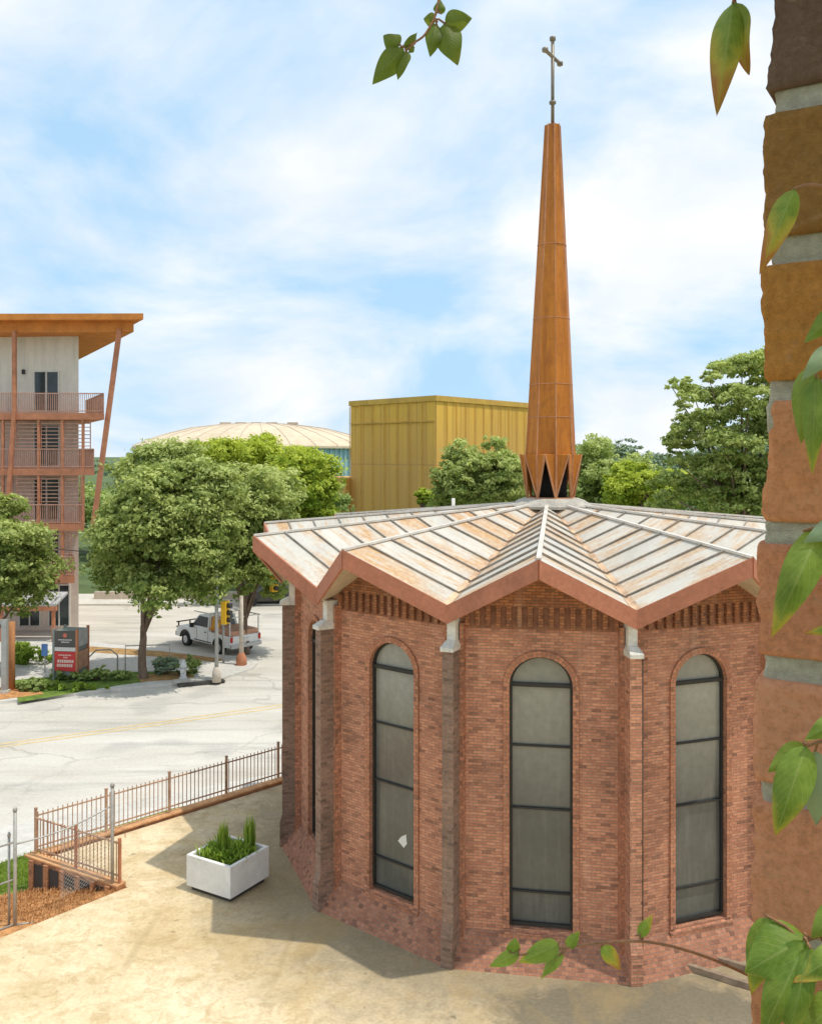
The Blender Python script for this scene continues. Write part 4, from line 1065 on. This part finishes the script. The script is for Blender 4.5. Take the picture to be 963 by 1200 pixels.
def wheel(x,y):
    m=MB(); s=1 if y<Wp/2 else -1
    m.tube([(x,yy(y),.36),(x,yy(y+.24*s),.36)],.36,20,smooth=True); wt=m.build('wheel',M['tyre'],pk)
    m=MB(); m.tube([(x,yy(y-.012*s),.36),(x,yy(y+.03*s),.36)],.2,14); m.build('rim',M['rim'],wt)
for x in(1.05,4.15):
    for y in(.0,Wp): wheel(x,y)
m=MB(); m.box((.0,yy(Wp/2),.52),(.14,Wp-.06,.18)); m.build('bumper',M['rim'],pk); m=MB(); m.box((5.1,yy(Wp/2),.55),(.16,Wp-.06,.22)); m.build('bumper',M['black_metal'],pk)
m=MB(); m.box((5.07,yy(Wp/2),.78),(.06,Wp-.5,.24)); m.build('grille',M['black_metal'],pk)
for y in(.1,Wp-.1):
    m=MB(); m.box((.035,yy(y),.86),(.05,.13,.28)); m.build('tail_light',M['red_lamp'],pk)
    m=MB(); m.box((4.98,yy(y+(.1 if y<1 else -.1)),.80),(.16,.26,.16)); m.build('headlight',M['bag'],pk)
m=MB()
for x in(.15,1.85):
    for y in(.08,Wp-.08): m.bar((x,yy(y),1.0),(x,yy(y),1.95),.05,.05)
for y in(.08,Wp-.08): m.bar((.0,yy(y),1.95),(3.4,yy(y),1.95),.05,.05)
for x in(.15,1.85): m.bar((x,yy(.08),1.95),(x,yy(Wp-.08),1.95),.05,.05)
m.build('ladder_rack',M['white_frame'],pk)
m=MB(); m.box((3.4,yy(-.10),1.22),(.12,.18,.22)); m.build('mirror',M['black_metal'],pk)
m=MB()
for x in(2.0,3.05): m.box((x,yy(-.004),.80),(.014,.012,.56))
m.box((2.25,yy(-.012),.98),(.16,.03,.035)); m.box((2.5,yy(-.005),.50),(1.6,.012,.05)); m.build('door_seam',M['black_metal'],pk)
m=MB(); m.box((-.005,yy(Wp/2),.80),(.12,.34,.17)); m.build('number_plate',M['sign_white'],pk)
oc=pk.matrix_basis@Vector((1.7,yy(.3),1.22))
cone=empty('traffic_cone',oc); tag(cone,'orange traffic cone riding in the white pickup bed','traffic cone')
m=MB(); m.lathe([(.27,0),(.24,.12),(.19,.45),(.09,.74),(.06,.76)],14); m.build('cone',M['orange'],cone); m=MB(); m.box((0,0,.0),(.6,.6,.05)); m.build('foot',M['orange'],cone)
# black guard and wheel arch flares on the pickup front
m=MB()
for y in(.25,Wp/2,Wp-.25): m.bar((5.22,yy(y),.40),(5.22,yy(y),1.15),.06,.06)
for z in(.62,.88,1.13): m.bar((5.22,yy(.12),z),(5.22,yy(Wp-.12),z),.06,.06)
m.build('grille_guard',M['black_metal'],pk)
for x in(1.05,4.15):
    m=MB(); m.tube([(x+.46*math.cos(a_),yy(-.02),.38+.46*math.sin(a_)) for a_ in np.linspace(.15,math.pi-.15,11)],.05,6); m.build('wheel_arch',M['black_metal'],pk)
# dark car beyond, behind low wall
q=gp(288,722,ROAD+.1); dk=empty('parked_car',Vector((q.x-1.2,61.5,ROAD)),R(5)); tag(dk,'dark parked car beyond the side street under the thick trunked tree','car')
m=MB(); prof=[(0,.3),(0,.85),(.9,.95),(1.5,1.4),(3.0,1.42),(3.7,.95),(4.4,.85),(4.5,.35)]
m.extrude([Vector((x,0,z)) for x,z in prof],(0,1.75,0)); m.build('body',M['iron'],dk,bevel=.06)
m=MB(); m.extrude([Vector((x,-.008,z)) for x,z in((1.1,.98),(1.6,1.34),(2.95,1.34),(3.5,.98))],(0,.006,0)); m.build('window',M['glass_car'],dk)
for x in(.9,3.6):
    for y in(-.01,1.56):
        m=MB(); m.tube([(x,y,.32),(x,y+.2,.32)],.32,16); m.build('wheel',M['tyre'],dk)
m=MB(); m.box((0,0,.25),(26,.35,.5)); o=m.build('garden_wall',M['pole_concrete']); o.location=(-9,64.2,ROAD+.12); tag(o,'low pale wall at the back of the side street beyond the pickup','wall')
# bicycle-stand rails by the tree
rr=empty('sidewalk_rail',gp(112,788,GZ)); tag(rr,'curved thin grey pipe rail on the pale pavement between sign and street tree','railing')
m=MB(); m.tube([(-.3,0,0),(-.3,0,.7),(.0,.1,1.0),(.6,.3,1.0),(.9,.4,.7),(.9,.4,0)],.035,8); m.tube([(1.2,.6,0),(1.2,.6,1.1),(3.2,.9,1.1),(3.2,.9,0)],.03,8); m.build('pipe',M['galv'],rr)

def bush(name,label,c,rad,n,lr,lv,leaf,mat,seed,group=None):
    root=empty(name,c); tag(root,label,'shrub',group)
    lob=crown_lobes(np.random.default_rng(seed),(0,0,rad[2]*.6),rad,n,lr)
    make_crown('foliage',root,mat,lob,lv,leaf,seed+1)
    m=MB()
    for k in range(5):
        e=Vector(lob[0][k]); m.tube([(0,0,-.03),e*.5,e],[.03,.02,.01],5)
    m.build('stem',M['bark'],root); return root
bush('shrub','long low dark shrub behind the sign base',gp(105,797,GZ),(1.9,.5,.26),16,.24,4500,.07,M['leaf_dark'],101,'shrubs in the verge')
bush('shrub','dark clipped shrub left of the boxy sign',gp(38,808,GZ),(1.1,.5,.26),12,.22,3500,.07,M['leaf_dark'],103,'shrubs in the verge')
bush('shrub','bright yellow-green ground shrub in front of the boxy sign',gp(95,808,GZ),(2.0,.45,.12),16,.18,4500,.07,M['leaf_bright'],105,'shrubs in the verge')
bush('shrub','yellow-green bush right of the timber post beyond the pavement',gp(30,776,GZ),(2.0,.8,.5),14,.35,4000,.08,M['leaf_bright'],107,'shrubs in the verge')
bush('shrub','greyish flowering shrub right of the street tree trunk',gp(195,790,GZ),(.8,.6,.5),10,.3,2600,.07,M['leaf_hill'],109,'shrubs in the verge')
bush('shrub','dark small shrub behind the fire hydrant',gp(226,790,GZ),(.6,.5,.5),8,.3,2200,.07,M['leaf_dark'],111,'shrubs in the verge')

# ------------------------------------------------------------------ grass and straw
def ground_scatter(name,label,cat,poly,zf,n,h,wd,mat,seed):
    rng=np.random.default_rng(seed); P=np.array([(p[0],p[1]) for p in poly]); lo=P.min(0); hi=P.max(0); V=[];T=[]
    def inside(x,y):
        c=False
        for i in range(len(P)):
            x1,y1=P[i];x2,y2=P[i-1]
            if (y1>y)!=(y2>y) and x<(x2-x1)*(y-y1)/(y2-y1)+x1: c=not c
        return c
    k=0
    while k<n:
        x,y=rng.uniform(lo,hi)
        if not inside(x,y): continue
        k+=1; z=zf(x,y); a=rng.uniform(0,6.283); d=np.array([math.cos(a),math.sin(a),0]); sd=np.array([-d[1],d[0],0])*wd
        hh=h*rng.uniform(.5,1.2); b0=np.array([x,y,z-.01]); e=b0+d*hh*rng.uniform(.2,.9)+[0,0,hh]
        V+=[b0-sd,b0+sd,e+sd*.2,e-sd*.2]; tt=np.clip(rng.normal(.5,.25),0,1); T+=[tt*.7,tt*.7,tt,tt]
    return tag(cloud_obj(name,np.array(V),np.array(T),mat),label,cat,kind='stuff')
lawnp=[(A.x-.05,A.y+.3),(-9.5,21.1),(-12,19.3),(-13.5,20.5),(nb[-2].x,nb[-2].y),(nb[-3].x,nb[-3].y)]
ground_scatter('lawn_grass','bright green grass below the retaining wall corner at the far left','grass',lawnp,lambda x,y:-.775,9000,.09,.008,M['grass_blade'],121)
M['straw']=leaf_mat('straw_needles',(.30,.12,.035),(.72,.40,.18),.1)
def zmul(x,y):
    best=min(((G[i][j].x-x)**2+(G[i][j].y-y)**2,G[i][j].z) for i in range(0,41,2) for j in range(0,15,2)); return best[1]+.02
ground_scatter('pine_straw','orange brown pine straw covering the slope beside the plaza','mulch',[(G[0][0].x,G[0][0].y),(G[0][14].x,G[0][14].y),(G[13][14].x,G[13][14].y),(G[20][14].x,G[20][14].y),(G[20][0].x,G[20][0].y)],zmul,5000,.06,.012,M['straw'],123)
# weeds, rag and debris at the foot of the chapel
wd_=[(p.x,p.y,0,.16,26,.12,.012) for p in (gp(796,1128,0)-C,gp(806,1122,0)-C,gp(822,1118,0)-C,gp(840,1116,0)-C)]
wo=empty('weeds',C); tag(wo,'green weeds at the foot of the right hand chapel wall','plant'); blades('foliage',M['leaf_dark'],wo,wd_,131)
for a_,b_,lb in(((786,1112),(880,1140),'grey weathered edging board lying nearer the chapel wall by the weeds'),((778,1128),(880,1160),'grey weathered edging board lying farther out from the chapel wall')):
    p,q=gp(*a_),gp(*b_); m=MB(); m.bar(Vector((0,0,.06)),(q-p)+Vector((0,0,.06)),.09,.12); o=m.build('edging_board',M['edging'],bevel=.01); o.location=p; tag(o,lb,'board')
q=gp(855,1100,.0); m=MB(); rng=random.Random(3)
for i in range(9):
    u=[i/8*math.pi]
pts=[]
nu,nv=10,8; g=[]
for i in range(nu):
    row=[]
    for j in range(nv):
        th=2*math.pi*i/nu; ph=math.pi*.5*j/(nv-1)
        r=.17*(1+.35*mnoise.noise(Vector((math.cos(th)*1.5,math.sin(th)*1.5,ph*2))))
        row.append(Vector((r*math.cos(ph)*math.cos(th)*1.2,r*math.cos(ph)*math.sin(th),.16*math.sin(ph)+.02)))
    g.append(row)
for i in range(nu):
    for j in range(nv-1): m.face([g[i][j],g[(i+1)%nu][j],g[(i+1)%nu][j+1],g[i][j+1]],smooth=True)
o=m.build('plastic_bag',M['bag']); o.location=q; tag(o,'crumpled white plastic bag at the foot of the right chapel wall','bag')

# ------------------------------------------------------------------ brick pillar in the foreground
yaw=R(-32); P0=Vector((.1715,.452,0)); ex_=Vector((math.cos(yaw),math.sin(yaw),0)); ey_=Vector((-ex_.y,ex_.x,0))
pil=empty('brick_pillar',(P0.x,P0.y,0)); tag(pil,'rough close-up brick pillar with pale mortar at the right picture edge','pillar')
def pillar_mat():
    t=NT('pillar_brick'); v=t.coord('Object'); a_=t.n('ShaderNodeAttribute',_attribute_name='tone',_attribute_type='GEOMETRY')
    n1=t.noise(v,210,9,.75,.3); n2=t.noise(v,720,6,.75); n3=t.noise(v,75,6,.65,.5)
    c=t.mix(t.ramp(n1,[(.3,0),(.72,1)]),(.76,.66,.58),(1.3,1.25,1.2))
    c=t.mix(1.0,a_.outputs['Color'],c,'MULTIPLY')
    c=t.mix(t.math('MULTIPLY',t.ramp(n2,[(.56,0),(.66,1)]),.32),c,(.30,.14,.07))
    c=t.mix(t.math('MULTIPLY',t.ramp(n3,[(.58,0),(.75,1)]),.35),c,(.80,.50,.30))
    t.color(c); t.rough(.9,.15); t.bump(t.math('ADD',n1,t.math('MULTIPLY',n2,.9)),1.0,.0028); return t.m
M['pillar']=pillar_mat(); M['mortar']=simple('pillar_mortar',(.88,.73,.52),.95,.25,170,bump=.8)
V=[];Fc=[];Tn=[]
def rough_brick(x0,x1,z0,z1,tone,hi,depth=.10,seed=0,dx=0.0):
    nx,nz=(16,34) if hi else (2,2)
    base=len(V); cx_,cz_=(x0+x1)/2,(z0+z1)/2
    rr=.006
    idx={}
    # front sheet wraps round the left edge: parameter s runs along depth edge then the face
    S=[(-depth,)]+[(-.012,)]+[(-.006,)]+[(x1-x0)*(i/nx)**1.3 if True else 0 for i in range(nx+1)]
    S=[-depth,-.013,-.007,-.002]+[.0015+(x1-x0-.0015)*(i/nx)**1.25 for i in range(nx+1)]
    for j in range(nz+1):
        f=j/nz; z=z0+(z1-z0)*f; e=min(f,1-f)*(z1-z0)
        inset=0.0013*max(0,1-e/.003)**2
        for s_ in S:
            if s_<0: x=0.0+.0028*max(0,1+s_/.012)**2*0; y=-s_
            else: x=s_; y=0.0
            if -.013<=s_<=.008:      # rounded arris
                k_=(s_+.013)/.021; x=max(0.0,s_)*1.0+.0016*math.sin(math.pi*k_); y=max(0.0,-s_)
                if s_<0: x=.0022*(1+s_/.013)*.6
                else: y=.0022*(1-s_/.008)*.6
            p=Vector((x0+x+dx,y+inset,z))
            if hi:
                q=Vector((x*30+seed*3.1,y*30,z*30)); nn=mnoise.noise(q)*.0022+mnoise.noise(q*3.2)*.0013+mnoise.noise(q*9)*.0009
                ch=max(0,mnoise.noise(Vector((z*22+seed,seed*1.7,.3)))-.16)*.008
                if s_<.004: p.x+=nn*.9+ch+inset*.9
                p.y+=nn*.9+(ch*.5 if s_<.006 else 0)
            V.append(ex_*p.x+ey_*p.y+Vector((0,0,p.z))); Tn.append(tone)
    w_=len(S)
    for j in range(nz):
        for i in range(w_-1): a_=base+j*w_+i; Fc.append((a_,a_+1,a_+w_+1,a_+w_))
    for row in(0,nz):
        r_=[base+row*w_+i for i in range(w_)]; b_=len(V)
        V.append(ex_*(x1)+ey_*depth+Vector((0,0,z0 if row==0 else z1))); Tn.append(tone); Fc.append(tuple(r_+[b_]) if row else tuple((r_+[b_])[::-1]))
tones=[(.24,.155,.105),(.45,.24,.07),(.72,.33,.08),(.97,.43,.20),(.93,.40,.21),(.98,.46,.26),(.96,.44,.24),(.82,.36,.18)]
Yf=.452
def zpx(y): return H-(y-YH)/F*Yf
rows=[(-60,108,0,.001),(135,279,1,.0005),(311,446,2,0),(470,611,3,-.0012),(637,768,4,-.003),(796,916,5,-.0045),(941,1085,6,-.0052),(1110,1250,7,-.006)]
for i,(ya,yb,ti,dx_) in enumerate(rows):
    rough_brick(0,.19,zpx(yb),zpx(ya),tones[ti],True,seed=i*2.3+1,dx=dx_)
zt_=zpx(-60)+.011; i=20
while zt_<11.5: rough_brick(0,.19,zt_,zt_+.057,random.choice(tones),False,seed=i); zt_+=.068; i+=1
zt_=zpx(1250)-.011
while zt_>.06: rough_brick(0,.19,zt_-.057,zt_,random.choice(tones[2:]),False,seed=i,dx=-.006); zt_-=.068; i+=1
me=bpy.data.meshes.new('brick_face'); me.from_pydata(V,[],Fc); ca=me.color_attributes.new('tone','FLOAT_COLOR','POINT')
ca.data.foreach_set('color',np.array([(*t_,1) for t_ in Tn],dtype=np.float32).ravel()); me.polygons.foreach_set('use_smooth',[True]*len(Fc)); me.materials.append(M['pillar'])
o=bpy.data.objects.new('brick_face',me); col.objects.link(o); o.parent=pil
# mortar core, slightly recessed and crumbly
mv=MB(); zs=list(np.arange(zpx(1260),zpx(-70),.0022)); cols_=[(.006,.10),(.0042,.012),(.0045,.006),(.0060,.0036),(.012,.0031),(.05,.0031),(.19,.0031)]
grid=[]
for z in zs:
    k_=min(1,max(0,(zpx(-60)-z)/(zpx(-60)-zpx(1250)))); sh=.001-.0075*k_
    row=[]
    for x,y in cols_:
        nn=mnoise.noise(Vector((x*60,y*60,z*90)))*.0017+mnoise.noise(Vector((x*200,y*160,z*260)))*.0009
        row.append(ex_*(x+sh+nn)+ey_*(y+nn*.8)+Vector((0,0,z)))
    grid.append(row)
b0=len(mv.v)
for r_ in grid: mv.v+= [tuple(p) for p in r_]
nc=len(cols_)
for j in range(len(grid)-1):
    for i in range(nc-1): a_=j*nc+i; mv.f.append((a_,a_+1,a_+nc+1,a_+nc)); mv.uv.append(None); mv.sm.append(True)
mb_=MB(); 
for z0,z1,sh in((.0,zpx(1260),-.0065),(zpx(-70),11.55,.001)):
    q=[ex_*(.009+sh)+ey_*.10,ex_*(.009+sh)+ey_*.005,ex_*.19+ey_*.005,ex_*.19+ey_*.10]
    mv.prism([(p.x,p.y) for p in q],z0,z1)
mv.build('mortar',M['mortar'],pil)

# ------------------------------------------------------------------ vine leaves in the foreground
def vine_mat():
    t=NT('vine_leaf'); tc_=t.n('ShaderNodeTexCoord'); sx=t.n('ShaderNodeSeparateXYZ'); t.l(tc_.outputs['UV'],sx.inputs[0])
    a_=t.n('ShaderNodeAttribute',_attribute_name='autumn'); ob=t.coord('Object')
    n=t.noise(ob,70,6,.65); n2=t.noise(ob,520,5,.65)
    c=t.mix(t.ramp(n,[(.3,0),(.7,1)]),(.10,.20,.015),(.27,.38,.05))
    along=t.math('ADD',sx.outputs['Y'],t.math('MULTIPLY',t.math('SUBTRACT',n,.5),.7))
    edge=t.math('MULTIPLY',t.math('ABSOLUTE',t.math('SUBTRACT',sx.outputs['X'],.5)),.5)
    au=t.math('ADD',t.math('ADD',along,edge),t.math('SUBTRACT',a_.outputs['Fac'],.78))
    c=t.mix(t.ramp(au,[(.45,0),(.75,1)]),c,(.55,.42,.05))
    c=t.mix(t.ramp(au,[(.72,0),(.95,1)]),c,(.50,.16,.04))
    c=t.mix(t.ramp(au,[(1.0,0),(1.08,1)]),c,(.08,.035,.02))
    mid=t.ramp(t.math('ABSOLUTE',t.math('SUBTRACT',sx.outputs['X'],.5)),[(.0,1),(.035,0)])
    wv=t.n('ShaderNodeTexWave',Scale=3.0,Distortion=.5); wv.bands_direction='Y'
    cb=t.n('ShaderNodeCombineXYZ'); t.l(sx.outputs['X'],cb.inputs[0]); 
    t.l(t.math('SUBTRACT',t.math('MULTIPLY',sx.outputs['Y'],1.0),t.math('MULTIPLY',t.math('ABSOLUTE',t.math('SUBTRACT',sx.outputs['X'],.5)),.7)),cb.inputs[1]); t.l(cb.outputs[0],wv.inputs['Vector'])
    vein=t.ramp(wv.outputs['Fac'],[(.93,0),(1.0,1)])
    c=t.mix(t.math('MULTIPLY',t.math('MAXIMUM',mid,t.math('MULTIPLY',vein,.6)),.55),c,(.40,.45,.13))
    c=t.mix(.2,c,t.ramp(n2,[(.3,.3),(.7,.7)]),'OVERLAY')
    bl=t.n('ShaderNodeAttribute',_attribute_name='shine'); c=t.mix(bl.outputs['Fac'],c,(.42,.52,.42))
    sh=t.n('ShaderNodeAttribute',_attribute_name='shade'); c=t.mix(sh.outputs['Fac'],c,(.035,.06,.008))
    t.color(c); t.rough(.5,.4)
    tr=t.n('ShaderNodeBsdfTranslucent'); t.l(t.mix(.4,c,(.5,.55,.04)),tr.inputs['Color'])
    mx_=t.n('ShaderNodeMixShader',Fac=.35); t.l(t.b.outputs[0],mx_.inputs[1]); t.l(tr.outputs[0],mx_.inputs[2]); t.l(mx_.outputs[0],t.out.inputs['Surface'])
    t.bump(t.math('ADD',t.math('MULTIPLY',vein,-.5),n2),.25,.0015); return t.m
M['vine']=vine_mat(); M['stem']=simple('vine_stem',(.34,.17,.08),.7,.3,80,bump=.3)
def leaf(parent,base,tip,wpx,Y,autumn=.5,fold=.35,droop=.25,twist=0.0,shine=0.0,dY=0.0,seed=0,shade=0.0):
    """ovate pointed leaf between two points; w in photo pixels at depth Y"""
    org=Vector(parent.matrix_basis.translation)
    a=at(*base,Y)-org; b=at(*tip,Y+dY)-org; L_=(b-a).length; d=(b-a).normalized()
    view=(a+org-Vector((0,0,H))).normalized(); side=d.cross(view).normalized(); up=side.cross(d).normalized()
    rot=Matrix.Rotation(twist,3,d); side=rot@side; up=rot@up
    if up.dot(view)>0: up=-up
    w_=wpx/F*Y/max(.35,abs(math.cos(twist))); NV,NU=18,10; me=MB(); rows=[]
    rg=random.Random(seed)
    for j in range(NV+1):
        v=j/NV
        prof=(math.sin(math.pi*min(1,v**.72))**.85)*(1-.25*v) if 0<v<1 else 0.0
        prof*=1.12
        c=a+d*L_*v+up*(droop*L_*math.sin(math.pi*v)*.5)
        ww=w_*.5*prof; row=[]
        for i in range(NU+1):
            u=i/NU*2-1
            off=side*ww*u*math.cos(fold*abs(u))-up*(ww*abs(u)*math.sin(fold))*1.0
            wob=.06*w_*math.sin(v*9+seed*1.3+u*1.5)*abs(u)
            row.append((c+off+up*wob,(i/NU,v)))
        rows.append(row)
    for j in range(NV):
        for i in range(NU):
            q=[rows[j][i],rows[j][i+1],rows[j+1][i+1],rows[j+1][i]]
            me.face([p for p,_ in q],[t for _,t in q],True)
    o=me.build('leaf',M['vine'],parent)
    for nm,val in(('autumn',autumn),('shine',shine),('shade',shade)):
        at_=o.data.attributes.new(nm,'FLOAT','POINT'); at_.data.foreach_set('value',[val]*len(o.data.vertices))
    wmod=o.modifiers.new('weld','WELD'); wmod.merge_threshold=1e-6
    return o
def sprig(label,org,Y,stem,leaves,r=.0011,shade=0.0,group='vine sprigs hanging into view'):
    root=empty('vine_sprig',org); tag(root,label,'vine',group); m=MB(); allp=[]
    for st in stem:
        ys=st[0] if not hasattr(st[0],'__len__') else Y
        pts=[at(*p,Y)-Vector(org) for p in (st if hasattr(st[0],'__len__') else st[1:])]
        # smooth the polyline
        for _ in range(2):
            n=[pts[0]]
            for p,q in zip(pts,pts[1:]): n+=[p.lerp(q,.25),p.lerp(q,.75)]
            pts=n+[pts[-1]]
        allp+=pts; m.tube(pts,[r*(1-.45*i/(len(pts)-1)) for i in range(len(pts))],7)
    for l_ in leaves:
        q=at(*l_[0],Y+(l_[4] if len(l_)>4 else 0))-Vector(org); n_=min(allp,key=lambda p:(p-q).length)
        if (n_-q).length>.0006: m.tube([n_,n_.lerp(q,.5)+Vector((0,0,.0015)),q+(q-n_).normalized()*.002],[r*.7,r*.6,r*.5],6)
    m.build('stem',M['stem'],root)
    for i,l_ in enumerate(leaves): leaf(root,*l_[:2],l_[2],Y+(l_[4] if len(l_)>4 else 0),l_[3],seed=i,shade=shade,**(l_[5] if len(l_)>5 else {}))
    return root
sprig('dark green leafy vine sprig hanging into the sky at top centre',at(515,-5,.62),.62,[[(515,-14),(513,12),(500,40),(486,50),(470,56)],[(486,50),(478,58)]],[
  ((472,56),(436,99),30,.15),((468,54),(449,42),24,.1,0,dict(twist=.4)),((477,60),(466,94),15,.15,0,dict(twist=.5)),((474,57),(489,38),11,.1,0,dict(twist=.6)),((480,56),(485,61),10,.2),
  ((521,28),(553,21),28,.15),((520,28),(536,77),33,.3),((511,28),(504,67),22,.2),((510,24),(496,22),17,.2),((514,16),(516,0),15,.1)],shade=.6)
sprig('pair of green leaves with burnt orange tips hanging at top right beside the pillar',at(858,-8,.47),.47,[[(862,-20),(860,-6),(858,4)]],[
  ((858,3),(839,136),44,.82,0,dict(fold=.6)),((861,3),(877,88),29,.8,.004,dict(fold=.5,twist=.5))],shade=.2)
sprig('single orange edged leaf curling over the upper pillar edge',at(950,216,.425),.425,[[(985,226),(950,214),(928,222)]],[
  ((930,221),(889,322),34,.86,0,dict(fold=.5,droop=.35))])
sprig('dark green drooping leaf and grey-green leaf beside the middle of the pillar',at(965,420,.415),.415,[[(990,405),(965,415),(948,430)]],[
  ((948,430),(938,520),34,.1,.002,dict(fold=.4,droop=.3)),((955,440),(951,556),30,.35,-.004,dict(fold=.5,droop=.2)),((975,405),(938,446),22,.05,-.008,dict(shine=.45,fold=.2)),((985,360),(942,402),26,.15,-.002)])
sprig('pale yellow-green leaf hanging over the pillar beside the roof eave',at(958,618,.415),.415,[[(990,612),(958,618),(940,622)]],[
  ((962,616),(903,748),46,.42,0,dict(fold=.45,droop=.45)),((990,610),(940,636),26,.1,-.006,dict(shine=.5,fold=.25)),((990,735),(940,742),14,.6,-.004)])
sprig('two drooping leaves with yellow tips over the lower pillar face',at(952,874,.41),.41,[[(990,866),(962,868),(940,876)]],[
  ((942,872),(899,905),26,.12,.004,dict(fold=.3)),((944,874),(908,980),46,.50,-.002,dict(fold=.4,droop=.35)),((955,880),(956,968),34,.15,.006,dict(shine=.5,fold=.3)),((985,840),(942,868),24,.25,-.004)])
sprig('cluster of big broad green leaves at the bottom right corner',at(945,1105,.40),.40,[[(990,1085),(955,1098),(940,1104)]],[
  ((944,1098),(872,1140),66,.18,0,dict(fold=.3,droop=.4)),((900,1075),(880,1166),40,.42,.004,dict(fold=.5,droop=.2)),((944,1102),(892,1215),52,.25,-.006,dict(fold=.45,droop=.3)),((948,1110),(920,1230),34,.40,-.010,dict(fold=.5)),
  ((995,1110),(928,1152),34,.55,-.012,dict(fold=.3)),((990,1165),(935,1215),40,.3,-.004),((985,1060),(950,1100),30,.2,-.002)])
sprig('thin bare vine shoot with small leaves crossing in front of the chapel plinth',at(880,1148,.50),.50,[[(960,1185),(872,1140),(820,1118),(765,1103),(715,1103),(672,1109),(652,1112),(604,1120)],[(662,1112),(645,1132)],[(750,1103),(750,1092)]],[
  ((655,1106),(607,1128),24,.35,0,dict(fold=.3)),((608,1116),(573,1133),17,.2),((600,1118),(604,1099),17,.15,0,dict(twist=.3)),((664,1111),(679,1091),14,.35),((660,1116),(633,1148),14,.4,0,dict(twist=.5)),
  ((706,1108),(727,1137),19,.85),((748,1098),(765,1071),14,.55)],r=.00095)
